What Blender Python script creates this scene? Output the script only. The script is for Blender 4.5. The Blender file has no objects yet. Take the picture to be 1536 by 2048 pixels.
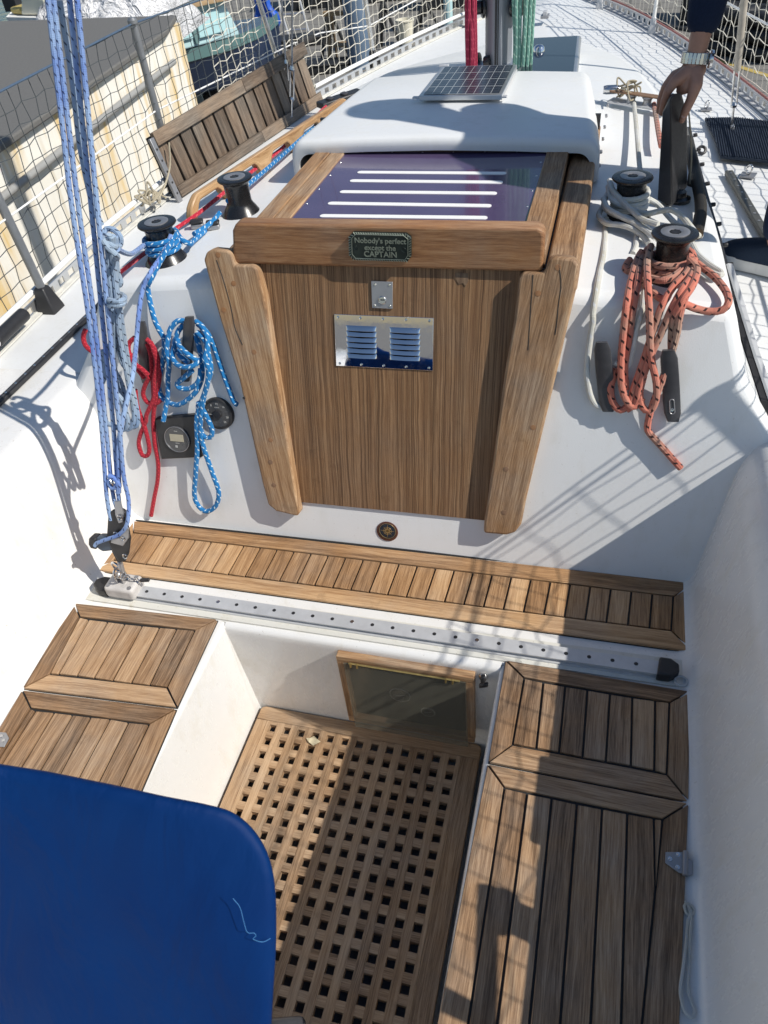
import bpy, bmesh, math, random
import numpy as np
from mathutils import Vector, Matrix
random.seed(7)
sc = bpy.context.scene
col = sc.collection
R = math.radians
# ------------------------------------------------------------ camera geometry
F = 1540.0; PPX, PPY = 768.0, 1024.0
def _d(vx, vy):
    v = np.array([vx-PPX, -(vy-PPY), -F]); return v/np.linalg.norm(v)
AY = _d(1311, -450); AX = -_d(-5500, 330)
AX = AX-AY*AX.dot(AY); AX /= np.linalg.norm(AX); AZ = np.cross(AX, AY)
ROT = np.array([AX, AY, AZ]); CAM = np.array([0, 0, 1.35])
XC = -.4325                                   # centre line of the boat
NB = np.array([0, -.9678, .2517]); PB0 = np.array([0, 1.278, 0])
def ray(u, v): return ROT@np.array([u-PPX, -(v-PPY), -F])
def plane(u, v, p0, n):
    r = ray(u, v); t = np.dot(np.array(p0)-CAM, n)/r.dot(n); return Vector(CAM+t*r)
def PZ(u, v, z=0.): return plane(u, v, (0, 0, z), np.array([0, 0, 1.]))
def PY(u, v, y): return plane(u, v, (0, y, 0), np.array([0, 1., 0]))
def PX(u, v, x): return plane(u, v, (x, 0, 0), np.array([1., 0, 0]))
def PB(u, v, off=0.): return plane(u, v, PB0+NB*off, NB)
NBV = Vector(NB); BX = Vector((1, 0, 0)); BUP = NBV.cross(BX); BUP = -BUP if BUP.z < 0 else BUP
def S2(x, y): return (x*.45573, 1000+y*.45573)
def S3(x, y): return (600+x*.609375, 1100+y*.609375)
def S5(x, y): return (800+x*.47917, 1500+y*.47917)
def C6(x, y): return (x*.3418, 400+y*.3418)
def CM(x, y): return (170+x*.2443, 420+y*.2441)
def CB(x, y): return (240+x*.1953, 600+y*.1953)
def CO(x, y): return (1124+x*.3419, 300+y*.3418)
def CW(x, y): return (1160+x*.2448, 300+y*.2448)
def interp(tab, t):
    if t <= tab[0][0]: return tab[0][1]
    for (a, b), (c, d) in zip(tab, tab[1:]):
        if t <= c:
            k = (t-a)/(c-a); return b+(d-b)*k
    return tab[-1][1]
HB = [(-2, .95), (-1, 1.02), (.5, 1.085), (1.4, 1.13), (2.1, 1.165), (2.6, 1.135), (3.2, 1.03), (3.8, .865), (4.4, .67), (4.9, .475), (5.3, .27), (5.55, .08)]
ZE = [(-2, .35), (1.42, .35), (2.5, .37), (4, .40), (5.6, .43)]
def _sm(tab, t): return (interp(tab, t-.14)+interp(tab, t)+interp(tab, t+.14))/3
def hb(y): return _sm(HB, y)
def ze(y): return interp(ZE, y)
def zdeck(x, y):
    h = hb(y); return ze(y)+.03*(1-min(1, abs(x-XC)/h))
# ------------------------------------------------------------ materials
def newmat(name):
    m = bpy.data.materials.new(name); m.use_nodes = True
    nt = m.node_tree; return m, nt, nt.nodes['Principled BSDF']
class G:
    def __init__(s, nt): s.nt = nt; s.N = nt.nodes; s.L = nt.links
    def n(s, t, **k):
        o = s.N.new(t)
        for a, b in k.items(): setattr(o, a, b)
        return o
    def setin(s, node, i, v):
        if isinstance(v, bpy.types.NodeSocket): s.L.new(v, node.inputs[i])
        else: node.inputs[i].default_value = v
    def math(s, op, a, b=None, c=None, clamp=False):
        o = s.n('ShaderNodeMath', operation=op); o.use_clamp = clamp; s.setin(o, 0, a)
        if b is not None: s.setin(o, 1, b)
        if c is not None: s.setin(o, 2, c)
        return o.outputs[0]
    def mix(s, f, a, b):
        o = s.n('ShaderNodeMix', data_type='RGBA'); s.setin(o, 0, f)
        s.setin(o, 6, a if isinstance(a, bpy.types.NodeSocket) else (*a, 1) if len(a) == 3 else a)
        s.setin(o, 7, b if isinstance(b, bpy.types.NodeSocket) else (*b, 1) if len(b) == 3 else b)
        return o.outputs[2]
    def noise(s, vec, scale, detail=3, rough=.55, dist=0):
        o = s.n('ShaderNodeTexNoise'); s.setin(o, 'Scale', scale); s.setin(o, 'Detail', detail); s.setin(o, 'Roughness', rough); s.setin(o, 'Distortion', dist)
        if vec is not None: s.L.new(vec, o.inputs['Vector'])
        return o.outputs[0]
    def ramp(s, f, stops):
        o = s.n('ShaderNodeValToRGB'); s.setin(o, 0, f); e = o.color_ramp.elements
        while len(e) < len(stops): e.new(.5)
        for el, (p, c) in zip(e, stops):
            el.position = p; el.color = (*c, 1) if not isinstance(c, float) else (c, c, c, 1)
        return o.outputs[0]
    def mapping(s, vec, scale=(1, 1, 1), loc=(0, 0, 0)):
        o = s.n('ShaderNodeMapping'); s.L.new(vec, o.inputs[0]); o.inputs['Scale'].default_value = scale; o.inputs['Location'].default_value = loc
        return o.outputs[0]
    def tc(s, k='Object'): return s.n('ShaderNodeTexCoord').outputs[k]
    def geo(s, k='Position'): return s.n('ShaderNodeNewGeometry').outputs[k]
    def uv(s): return s.n('ShaderNodeUVMap', uv_map='UVMap').outputs[0]
    def bump(s, h, strength=.3, dist=.002, to=None):
        o = s.n('ShaderNodeBump'); s.setin(o, 'Strength', strength); s.setin(o, 'Distance', dist); s.setin(o, 'Height', h)
        if to: s.L.new(o.outputs[0], to.inputs['Normal'])
        return o.outputs[0]
def simple(name, c, rough=.5, metal=0., var=.12, scale=30, bump=.0, spec=.5, coat=0.):
    m, nt, b = newmat(name); g = G(nt); p = g.geo()
    n = g.noise(p, scale, 4)
    a = tuple(x*(1-var) for x in c); d = tuple(min(1, x*(1+var)) for x in c)
    g.L.new(g.mix(n, a, d), b.inputs['Base Color'])
    b.inputs['Roughness'].default_value = rough; b.inputs['Metallic'].default_value = metal
    b.inputs['Specular IOR Level'].default_value = spec; b.inputs['Coat Weight'].default_value = coat
    g.L.new(g.math('MULTIPLY_ADD', g.noise(p, scale*2.3, 3), .25, rough-.12), b.inputs['Roughness'])
    if bump: g.bump(g.noise(p, scale*6, 4), bump, .001, b)
    return m
def gelcoat(name, c, rough=.32, dirt=.5, grit=0.):
    m, nt, b = newmat(name); g = G(nt); p = g.geo()
    n1 = g.ramp(g.noise(p, 3.5, 6, .6), [(.35, 0.), (.75, 1.)])
    n2 = g.ramp(g.noise(g.mapping(p, (1, 1, .35)), 22, 6, .7), [(.52, 0.), (.72, 1.)])
    sp = g.ramp(g.noise(p, 160, 2, .5), [(.70, 0.), (.76, 1.)])
    cc = g.mix(g.math('MULTIPLY', n1, .35*dirt), c, (c[0]*.84, c[1]*.82, c[2]*.76))
    cc = g.mix(g.math('MULTIPLY', n2, .5*dirt), cc, (c[0]*.78, c[1]*.74, c[2]*.64))
    cc = g.mix(g.math('MULTIPLY', sp, .55*dirt), cc, (.33, .29, .22))
    g.L.new(cc, b.inputs['Base Color'])
    g.L.new(g.math('MULTIPLY_ADD', n2, .25, rough), b.inputs['Roughness'])
    h = g.noise(p, 5, 2)
    bm_ = g.n('ShaderNodeBump'); bm_.inputs['Strength'].default_value = .05; bm_.inputs['Distance'].default_value = .02; g.L.new(h, bm_.inputs['Height'])
    if grit:
        b2 = g.n('ShaderNodeBump'); b2.inputs['Strength'].default_value = grit; b2.inputs['Distance'].default_value = .0008
        v = g.n('ShaderNodeTexVoronoi'); v.inputs['Scale'].default_value = 420; g.L.new(p, v.inputs['Vector'])
        g.L.new(v.outputs[0], b2.inputs['Height']); g.L.new(bm_.outputs[0], b2.inputs['Normal']); g.L.new(b2.outputs[0], b.inputs['Normal'])
    else: g.L.new(bm_.outputs[0], b.inputs['Normal'])
    return m
def teak(name, dark, mid, light, rough=.62, grain=70., stripe=0., grey=.3, pvar=.5):
    m, nt, b = newmat(name); g = G(nt); uv = g.uv()
    at = g.n('ShaderNodeAttribute', attribute_name='pv').outputs['Fac']
    p = g.geo()
    wob = g.noise(g.mapping(uv, (5, 14, 1)), 1, 3)
    sep = g.n('ShaderNodeSeparateXYZ'); g.L.new(uv, sep.inputs[0])
    vv = g.math('ADD', sep.outputs[1], g.math('MULTIPLY', wob, .012))
    vv = g.math('ADD', vv, g.math('MULTIPLY', at, 7.3))
    cmb = g.n('ShaderNodeCombineXYZ'); g.L.new(sep.outputs[0], cmb.inputs[0]); g.L.new(vv, cmb.inputs[1]); g.L.new(at, cmb.inputs[2])
    q = cmb.outputs[0]
    n1 = g.noise(g.mapping(q, (3.0, grain, 9)), 1, 6, .65)
    n2 = g.noise(g.mapping(q, (14, grain*7, 9)), 1, 5, .75)
    n3 = g.noise(p, 7, 4, .6)
    f = g.math('ADD', g.math('MULTIPLY', n1, .42), g.math('MULTIPLY', n2, .58))
    f = g.math('ADD', f, g.math('MULTIPLY', g.math('SUBTRACT', at, .5), .30*pvar))
    c = g.ramp(f, [(.36, dark), (.50, mid), (.64, light)])
    gw = g.math('MULTIPLY', g.ramp(n3, [(.40, 0.), (.68, 1.)]), grey)
    lum = g.n('ShaderNodeRGBToBW'); g.L.new(c, lum.inputs[0])
    gc = g.n('ShaderNodeMix', data_type='RGBA', blend_type='MULTIPLY'); gc.inputs[0].default_value = 1
    g.L.new(lum.outputs[0], gc.inputs[6]); gc.inputs[7].default_value = (1.13, 1.0, .84, 1)
    c = g.mix(gw, c, gc.outputs[2])
    if stripe:
        s1 = g.noise(g.mapping(q, (1.2, stripe, 3)), 1, 2, .5)
        sf = g.ramp(s1, [(.40, 1.), (.50, 0.)])
        c = g.mix(g.math('MULTIPLY', sf, .55), c, tuple(x*.38 for x in dark))
    st = g.ramp(g.noise(p, 16, 5, .7), [(.60, 0.), (.72, 1.)])
    c = g.mix(g.math('MULTIPLY', st, .30), c, tuple(x*.5 for x in dark))
    g.L.new(c, b.inputs['Base Color'])
    g.L.new(g.math('MULTIPLY_ADD', n1, .25, rough-.12), b.inputs['Roughness'])
    b.inputs['Specular IOR Level'].default_value = .35
    g.bump(g.math('ADD', n2, g.math('MULTIPLY', n1, .7)), .45, .0012, b)
    return m
def ropemat(name, base, fleck, pitch=.03, width=.28, lanes=4, base2=None, fade=.3):
    m, nt, b = newmat(name); g = G(nt); uv = g.uv(); sep = g.n('ShaderNodeSeparateXYZ'); g.L.new(uv, sep.inputs[0])
    u, v = sep.outputs[0], sep.outputs[1]
    lane = g.math('FLOOR', g.math('MULTIPLY', v, lanes))
    wn = g.n('ShaderNodeTexWhiteNoise', noise_dimensions='1D'); g.L.new(lane, wn.inputs['W'])
    fv = g.math('FRACT', g.math('MULTIPLY', v, lanes))
    t = g.math('FRACT', g.math('ADD', g.math('ADD', g.math('DIVIDE', u, pitch), g.math('MULTIPLY', lane, .5)), g.math('MULTIPLY', fv, .3)))
    fl = g.math('MULTIPLY', g.math('LESS_THAN', t, width), g.math('LESS_THAN', g.math('ABSOLUTE', g.math('SUBTRACT', fv, .5)), .33))
    # braid relief
    k = 2*math.pi
    a = g.math('SINE', g.math('ADD', g.math('MULTIPLY', u, k/.0048), g.math('MULTIPLY', v, k*5)))
    c_ = g.math('SINE', g.math('SUBTRACT', g.math('MULTIPLY', u, k/.0048), g.math('MULTIPLY', v, k*5)))
    br = g.math('MULTIPLY', a, c_)
    n = g.noise(g.geo(), 9, 4)
    bs = g.mix(g.ramp(n, [(.4, 0.), (.65, 1.)]), base, base2 or tuple(x*.75 for x in base))
    bs = g.mix(g.math('MULTIPLY_ADD', br, .12, .12), bs, tuple(x*.45 for x in base))
    g.L.new(g.mix(fl, bs, fleck), b.inputs['Base Color'])
    b.inputs['Roughness'].default_value = .75; b.inputs['Specular IOR Level'].default_value = .25
    b.inputs['Sheen Weight'].default_value = .15
    g.bump(br, .5, .0008, b)
    return m
M = {}
M['gel'] = gelcoat('gelcoat white', (.755, .75, .735), .26, .9)
M['gelroof'] = gelcoat('gelcoat roof', (.75, .76, .76), .36, .5, .15)
M['geldirty'] = gelcoat('weathered gelcoat', (.66, .65, .60), .5, 1.6)
M['teak'] = teak('seat teak', (.12, .065, .032), (.32, .19, .10), (.52, .345, .20), grey=.4, pvar=.5)
M['teakgrate'] = teak('grating teak', (.15, .085, .042), (.34, .215, .12), (.50, .345, .21), grey=.35, pvar=.35)
M['teak2'] = teak('bridge teak', (.17, .088, .038), (.38, .215, .10), (.58, .375, .20), grey=.25, pvar=.5)
M['teaktrim'] = teak('trim teak', (.12, .06, .026), (.31, .175, .085), (.50, .33, .185), grain=55, grey=.45, pvar=.3)
M['teakred'] = teak('beam teak', (.17, .07, .03), (.32, .155, .065), (.45, .26, .13), grain=45, grey=.3, rough=.5)
M['ply'] = teak('washboard veneer', (.085, .040, .019), (.23, .122, .056), (.40, .25, .13), grain=260, stripe=420, grey=.2, pvar=.1)
M['varnish'] = teak('varnished rail', (.22, .11, .045), (.42, .25, .115), (.58, .38, .20), grain=30, grey=.1, rough=.32)
M['greyteakshade'] = teak('old grey planks with shade', (.07, .048, .033), (.16, .115, .08), (.28, .205, .14), grain=40, grey=.7)  # old grey wood, toned darker in place of a shadow lying over the gangplank
M['darkrail'] = teak('blackened rail', (.012, .011, .010), (.03, .027, .022), (.20, .12, .06), grain=30, grey=.3)
M['caulk'] = simple('caulk', (.018, .018, .018), .6, var=.3)
M['black'] = simple('black anodised', (.012, .012, .013), .28, var=.3, scale=60, spec=.6)
M['blackpl'] = simple('black plastic', (.022, .022, .024), .45, var=.3, scale=60)
M['greypl'] = simple('worn grey plastic', (.055, .055, .06), .4, var=.3, scale=60)
M['alu'] = simple('aluminium', (.62, .63, .64), .35, .85, .12, 25)
M['aludull'] = simple('dull aluminium', (.56, .57, .58), .5, .35, .2, 30)
M['steel'] = simple('stainless', (.62, .62, .62), .2, 1., .1, 30)
M['mirror'] = simple('polished stainless', (.78, .78, .80), .03, 1., .03, 30)
M['satin'] = simple('satin plate', (.36, .36, .37), .42, .7, .12, 50)
M['carwhite'] = simple('scuffed grey nylon', (.50, .48, .46), .55, 0, .35, 40)
M['brass'] = simple('brass', (.50, .38, .15), .35, .8, .2, 50)
M['rust'] = simple('rusty steel', (.25, .15, .09), .6, .3, .4, 60)
M['navy'] = simple('navy cloth', (.010, .019, .045), .85, 0, .3, 200, .3, .2)
M['jeans'] = simple('dark jeans', (.016, .026, .060), .85, 0, .3, 300, .3, .2)
M['shoeblue'] = simple('canvas shoe', (.020, .032, .055), .85, 0, .3, 300, .3, .2)
M['sole'] = simple('white rubber', (.62, .62, .60), .6, 0, .1, 60)
M['skin'] = simple('skin', (.40, .215, .150), .5, 0, .18, 70, .25)
M['hair'] = simple('hair', (.03, .02, .015), .6, 0, .3, 60)
M['netwhite'] = simple('white twine', (.72, .68, .58), .8, 0, .2, 80)
M['netdark'] = simple('grey twine', (.06, .07, .075), .8, 0, .3, 80)
M['bluecord'] = simple('blue grey cord', (.06, .10, .16), .8, 0, .3, 80)
M['white'] = simple('white paint', (.82, .82, .80), .4, 0, .05, 40)
M['whiteline'] = simple('white strip', (.86, .85, .82), .5, 0, .04, 40)
M['greypost'] = simple('grey tube', (.28, .29, .30), .4, .6, .2, 30)
M['red'] = ropemat('red rope', (.40, .012, .03), (.62, .05, .07), .011, .22, 6)
M['redfaded'] = ropemat('faded red line', (.42, .14, .12), (.5, .25, .22), .02, .2, 4)
M['redline'] = ropemat('red line', (.55, .02, .05), (.70, .10, .12), .02, .2, 4)
M['ropesheet'] = ropemat('pale blue rope', (.30, .43, .66), (.02, .03, .09), .024, .13, 4, (.13, .23, .58))
M['ropegrey'] = ropemat('grey blue rope', (.33, .42, .52), (.02, .03, .06), .024, .13, 4, (.24, .36, .56))
M['ropeblue'] = ropemat('bright blue rope', (.012, .20, .50), (.62, .74, .78), .022, .17, 5, (.008, .15, .40))
M['ropeorange'] = ropemat('salmon rope', (.60, .19, .13), (.03, .012, .012), .026, .20, 4, (.40, .27, .20))
M['ropewhite'] = ropemat('white rope', (.66, .66, .62), (.55, .56, .56), .03, .2, 4, (.52, .50, .42))
M['ropered2'] = ropemat('crimson rope', (.33, .02, .06), (.45, .06, .10), .03, .2, 4)
M['ropegreen'] = ropemat('sea green rope', (.20, .42, .34), (.42, .60, .50), .03, .2, 4)
M['ropebeige'] = ropemat('beige cord', (.48, .42, .30), (.38, .33, .25), .02, .2, 4)
M['plaque'] = simple('plaque bronze', (.020, .032, .029), .35, .5, .35, 90)
M['plaquehi'] = simple('plaque relief', (.25, .29, .24), .35, .6, .3, 90)
M['lcd'] = simple('lcd', (.42, .38, .28), .35, 0, .1, 40)
M['ink'] = simple('pale ink', (.45, .45, .43), .6, 0, .1, 40)
M['gaugeface'] = simple('gauge face', (.07, .07, .072), .25, 0, .2, 50)
M['asphaltroof'] = simple('roof felt', (.135, .132, .125), .9, 0, .22, 50, .4)
M['matblue'] = simple('dark mat', (.012, .022, .042), .8, 0, .3, 60)
def special():
    m, nt, b = newmat('tinted hatch glass'); g = G(nt); p = g.geo()
    n = g.noise(p, 8, 4); g.L.new(g.mix(n, (.060, .044, .105), (.110, .082, .160)), b.inputs['Base Color'])
    g.L.new(g.math('MULTIPLY_ADD', g.noise(p, 40, 5), .16, .06), b.inputs['Roughness']); b.inputs['Coat Weight'].default_value = .4; M['tint'] = m
    m, nt, b = newmat('solar cells'); g = G(nt); uv = g.uv(); sep = g.n('ShaderNodeSeparateXYZ'); g.L.new(uv, sep.inputs[0])
    a = g.math('FRACT', g.math('MULTIPLY', sep.outputs[0], 4)); c = g.math('FRACT', g.math('MULTIPLY', sep.outputs[1], 9))
    la = g.math('MAXIMUM', g.math('LESS_THAN', a, .035), g.math('LESS_THAN', c, .05))
    fine = g.math('LESS_THAN', g.math('FRACT', g.math('MULTIPLY', sep.outputs[0], 12)), .05)
    bc = g.mix(g.math('MULTIPLY', fine, .35), (.020, .028, .042), (.3, .33, .36)); bc = g.mix(la, bc, (.50, .52, .52))
    g.L.new(bc, b.inputs['Base Color']); b.inputs['Roughness'].default_value = .22; M['solar'] = m
    m, nt, b = newmat('smoked cover'); b.inputs['Base Color'].default_value = (.15, .145, .115, 1); b.inputs['Roughness'].default_value = .10
    b.inputs['Alpha'].default_value = .42; b.inputs['IOR'].default_value = 1.5; M['acryl'] = m
    m, nt, b = newmat('clear glass'); b.inputs['Base Color'].default_value = (.55, .62, .63, 1); b.inputs['Roughness'].default_value = .05; b.inputs['Transmission Weight'].default_value = .8; M['glass'] = m
    m, nt, b = newmat('deck hatch glass'); g = G(nt); b.inputs['Base Color'].default_value = (.02, .03, .04, 1); b.inputs['Roughness'].default_value = .05; M['darkglass'] = m
    m, nt, b = newmat('blue canvas'); g = G(nt); p = g.geo()
    n = g.noise(p, 6, 4); g.L.new(g.mix(n, (.0002, .015, .085), (.0004, .028, .125)), b.inputs['Base Color']); b.inputs['Roughness'].default_value = .6  # blue kept dark in the colour to stand in for a shadow on the cover
    b.inputs['Specular IOR Level'].default_value = .12
    w = g.noise(p, 520, 2); n2 = g.noise(g.mapping(p, (1.6, 1, .5)), 7, 4, .5, .6)
    o = g.n('ShaderNodeBump'); o.inputs['Strength'].default_value = .22; o.inputs['Distance'].default_value = .05; g.L.new(n2, o.inputs['Height'])
    o2 = g.n('ShaderNodeBump'); o2.inputs['Strength'].default_value = .2; o2.inputs['Distance'].default_value = .0006; g.L.new(w, o2.inputs['Height']); g.L.new(o.outputs[0], o2.inputs['Normal']); g.L.new(o2.outputs[0], b.inputs['Normal'])
    M['bluecanvas'] = m
    m, nt, b = newmat('stained wall'); g = G(nt); p = g.geo()
    st = g.noise(g.mapping(p, (4.2, 4.2, .45)), 1, 5, .62)
    msk = g.noise(g.mapping(p, (1, 1, 1), (3, 1, 0)), 1.1, 3)
    f = g.math('MULTIPLY', g.ramp(st, [(.46, 0.), (.60, 1.)]), g.ramp(msk, [(.30, 0.), (.44, 1.)]))
    c = g.mix(g.noise(p, 4, 5), (.74, .71, .62), (.84, .82, .77)); c = g.mix(g.math('MULTIPLY', f, .85), c, (.66, .43, .10))
    f2 = g.ramp(g.noise(g.mapping(p, (9, 9, .8), (5, 5, 5)), 1, 4), [(.55, 0.), (.70, 1.)]); c = g.mix(g.math('MULTIPLY', f2, .4), c, (.50, .40, .24))
    g.L.new(c, b.inputs['Base Color']); b.inputs['Roughness'].default_value = .75; g.bump(g.noise(p, 30, 5), .25, .004, b); M['wall'] = m
    m, nt, b = newmat('asphalt'); g = G(nt); p = g.geo()
    c = g.mix(g.noise(p, .8, 6), (.13, .125, .115), (.20, .192, .175)); c = g.mix(g.ramp(g.noise(p, 60, 3), [(.4, 0.), (.7, 1.)]), c, (.24, .23, .21))
    ck = g.n('ShaderNodeTexBrick'); ck.inputs['Scale'].default_value = .55; ck.inputs['Mortar Size'].default_value = .012; g.L.new(p, ck.inputs['Vector'])
    c = g.mix(g.math('MULTIPLY', ck.outputs['Fac'], .55), c, (.05, .05, .045))
    g.L.new(c, b.inputs['Base Color']); b.inputs['Roughness'].default_value = .9; g.bump(g.noise(p, 90, 4), .4, .004, b); M['asphalt'] = m
    m, nt, b = newmat('harbour water'); g = G(nt); b.inputs['Base Color'].default_value = (.03, .075, .07, 1); b.inputs['Roughness'].default_value = .12
    g.bump(g.noise(g.geo(), 3, 4), .5, .1, b); M['water'] = m
    m, nt, b = newmat('tarp'); g = G(nt); p = g.geo(); b.inputs['Base Color'].default_value = (.78, .78, .79, 1); b.inputs['Roughness'].default_value = .35
    g.bump(g.noise(g.mapping(p, (1, 1, 2)), 2.4, 5, .65, .8), 1., .35, b); M['tarp'] = m
special()
M['navyhull'] = simple('navy hull', (.010, .022, .055), .25, 0, .2, 3, coat=.3)
M['paleblue'] = simple('pale blue paint', (.42, .60, .62), .35, 0, .12, 3)
M['teal'] = simple('teal paint', (.09, .17, .17), .4, 0, .2, 3)
M['cream'] = simple('cream paint', (.72, .68, .55), .4, 0, .15, 4)
M['yellow'] = simple('yellow paint', (.50, .38, .12), .5, 0, .2, 6)
M['bluebright'] = simple('bright blue tarp', (.01, .09, .50), .5, 0, .25, 4, .5)
M['slate'] = simple('slate paint', (.10, .15, .22), .5, 0, .2, 6)
M['darkstuff'] = simple('tarry black', (.012, .013, .015), .6, 0, .4, 6, .3)
M['wood'] = simple('raw timber', (.32, .22, .12), .8, 0, .3, 12, .3)
M['steelblue'] = simple('blue gray deck', (.20, .26, .28), .6, 0, .2, 12, .3)
# ------------------------------------------------------------ mesh building
class MB:
    def __init__(s): s.v = []; s.f = []; s.uv = []; s.pv = []; s.mi = []; s.cm = 0
    def face(s, idx, uvs=None, pv=.5):
        s.f.append(idx); s.uv.append(uvs or [(0, 0)]*len(idx)); s.pv.append(pv); s.mi.append(s.cm)
    def poly(s, pts, uvs=None, pv=.5):
        b = len(s.v); s.v += [Vector(p) for p in pts]; s.face(list(range(b, b+len(pts))), uvs, pv)
    def prism(s, pts, ext, gd=None, pv=None, n=None):
        """closed prism: front polygon pts, extruded by vector ext; gd = grain direction"""
        pts = [Vector(p) for p in pts]; ext = Vector(ext); k = len(pts)
        if pv is None: pv = random.random()
        nn = Vector((0, 0, 0))
        for i in range(k):
            a, b_ = pts[i], pts[(i+1) % k]; nn += a.cross(b_)
        if nn.dot(ext) > 0: pts = pts[::-1]; nn = -nn
        nn.normalize()
        gd = Vector(gd).normalized() if gd is not None else (pts[1]-pts[0]).normalized()
        cd = nn.cross(gd)
        uo = random.random()*5
        def uv(p, q=0): return (p.dot(gd)+uo, p.dot(cd)+q)
        b = len(s.v); s.v += pts+[p+ext for p in pts]
        s.face(list(range(b, b+k)), [uv(p) for p in pts], pv)
        s.face([b+k+i for i in range(k)][::-1], [uv(p) for p in pts][::-1], pv)
        L = ext.length
        for i in range(k):
            j = (i+1) % k; s.face([b+j, b+i, b+k+i, b+k+j], [uv(pts[j]), uv(pts[i]), uv(pts[i], L), uv(pts[j], L)], pv)
    def box(s, c, sx, sy, sz, ax=None, ay=None, az=None, pv=None, grain=None):
        c = Vector(c); ax = Vector(ax or (1, 0, 0)).normalized()
        az = Vector(az or (0, 0, 1)).normalized(); ay = Vector(ay).normalized() if ay else az.cross(ax).normalized()
        p = [c+ax*(sx/2*a)+ay*(sy/2*b)+az*(sz/2) for a, b in ((-1, -1), (1, -1), (1, 1), (-1, 1))]
        s.prism(p, az*-sz, grain or (ax if sx >= sy else ay), pv)
    def tube(s, pts, r, sides=8, closed=False, smooth=True, step=None, caps=True, rend=None):
        P = [Vector(p) for p in pts]
        if smooth and len(P) > 2:
            Q = []; n = len(P); st = step or max(r*1.5, .004)
            rng = range(n if closed else n-1)
            for i in rng:
                p0 = P[(i-1) % n] if closed or i > 0 else P[0]*2-P[1]
                p1 = P[i]; p2 = P[(i+1) % n]; p3 = P[(i+2) % n] if closed or i+2 < n else P[-1]*2-P[-2]
                k = max(2, min(24, int((p2-p1).length/st)+1))
                for j in range(k):
                    t = j/k
                    Q.append(.5*((2*p1)+(-p0+p2)*t+(2*p0-5*p1+4*p2-p3)*t*t+(-p0+3*p1-3*p2+p3)*t**3))
            if not closed: Q.append(P[-1])
            P = Q
        n = len(P); T = []
        for i in range(n):
            a = P[i-1] if (i > 0 or closed) else P[0]; b = P[(i+1) % n] if (i < n-1 or closed) else P[-1]
            d = b-a; T.append(d.normalized() if d.length > 1e-9 else Vector((0, 0, 1)))
        u = T[0].orthogonal().normalized(); base = len(s.v); L = 0; LL = []; pv = random.random()
        m = n+1 if closed else n
        for i in range(m):
            ii = i % n
            u = (u-T[ii]*u.dot(T[ii])).normalized(); w = T[ii].cross(u)
            if i: L += (P[ii]-P[i-1]).length
            LL.append(L); rr = r if rend is None else r+(rend-r)*i/(m-1)
            for k in range(sides):
                a = 2*math.pi*k/sides; s.v.append(P[ii]+u*(math.cos(a)*rr)+w*(math.sin(a)*rr))
        for i in range(m-1):
            for k in range(sides):
                k2 = (k+1) % sides
                s.face([base+i*sides+k, base+i*sides+k2, base+(i+1)*sides+k2, base+(i+1)*sides+k],
                       [(LL[i], k/sides), (LL[i], (k+1)/sides), (LL[i+1], (k+1)/sides), (LL[i+1], k/sides)], pv)
        if caps and not closed:
            s.face([base+k for k in range(sides)][::-1]); s.face([base+(m-1)*sides+k for k in range(sides)])
    def lathe(s, c, prof, sides=28, az=(0, 0, 1), cap=True):
        c = Vector(c); az = Vector(az).normalized(); ax = az.orthogonal().normalized(); ay = az.cross(ax); base = len(s.v)
        for r, z in prof:
            for k in range(sides):
                a = 2*math.pi*k/sides; s.v.append(c+ax*(math.cos(a)*r)+ay*(math.sin(a)*r)+az*z)
        for i in range(len(prof)-1):
            for k in range(sides):
                k2 = (k+1) % sides; s.face([base+i*sides+k, base+i*sides+k2, base+(i+1)*sides+k2, base+(i+1)*sides+k])
        if cap:
            s.face([base+k for k in range(sides)][::-1]); e = base+(len(prof)-1)*sides; s.face([e+k for k in range(sides)])
    def torus(s, c, R_, r, az, sides=8, n=24, ratio=1.):
        c = Vector(c); az = Vector(az).normalized(); ax = az.orthogonal().normalized(); ay = az.cross(ax)
        s.tube([c+ax*(math.cos(2*math.pi*k/n)*R_)+ay*(math.sin(2*math.pi*k/n)*R_*ratio) for k in range(n)], r, sides, True, False)
    def grid(s, rows, flip=False, uvf=None):
        base = len(s.v); w = len(rows[0])
        for r_ in rows: s.v += [Vector(p) for p in r_]
        for i in range(len(rows)-1):
            for j in range(w-1):
                q = [base+i*w+j, base+i*w+j+1, base+(i+1)*w+j+1, base+(i+1)*w+j]
                uv = [uvf(i, j), uvf(i, j+1), uvf(i+1, j+1), uvf(i+1, j)] if uvf else None
                if flip: q = q[::-1]; uv = uv[::-1] if uv else None
                s.face(q, uv)
    def split(s, name, mats, parent=None, **k):
        par = list(range(len(s.v)))
        def find(a):
            while par[a] != a: par[a] = par[par[a]]; a = par[a]
            return a
        for f in s.f:
            r0 = find(f[0])
            for x in f[1:]: par[find(x)] = r0
        comp = {}
        for i, f in enumerate(s.f): comp.setdefault(find(f[0]), []).append(i)
        out = []
        for fs in comp.values():
            m = MB(); mp = {}
            for i in fs:
                idx = []
                for x in s.f[i]:
                    if x not in mp: mp[x] = len(m.v); m.v.append(s.v[x])
                    idx.append(mp[x])
                m.f.append(idx); m.uv.append(s.uv[i]); m.pv.append(s.pv[i]); m.mi.append(s.mi[i])
            out.append(m.build(name, mats, parent, **k))
        return out
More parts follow.
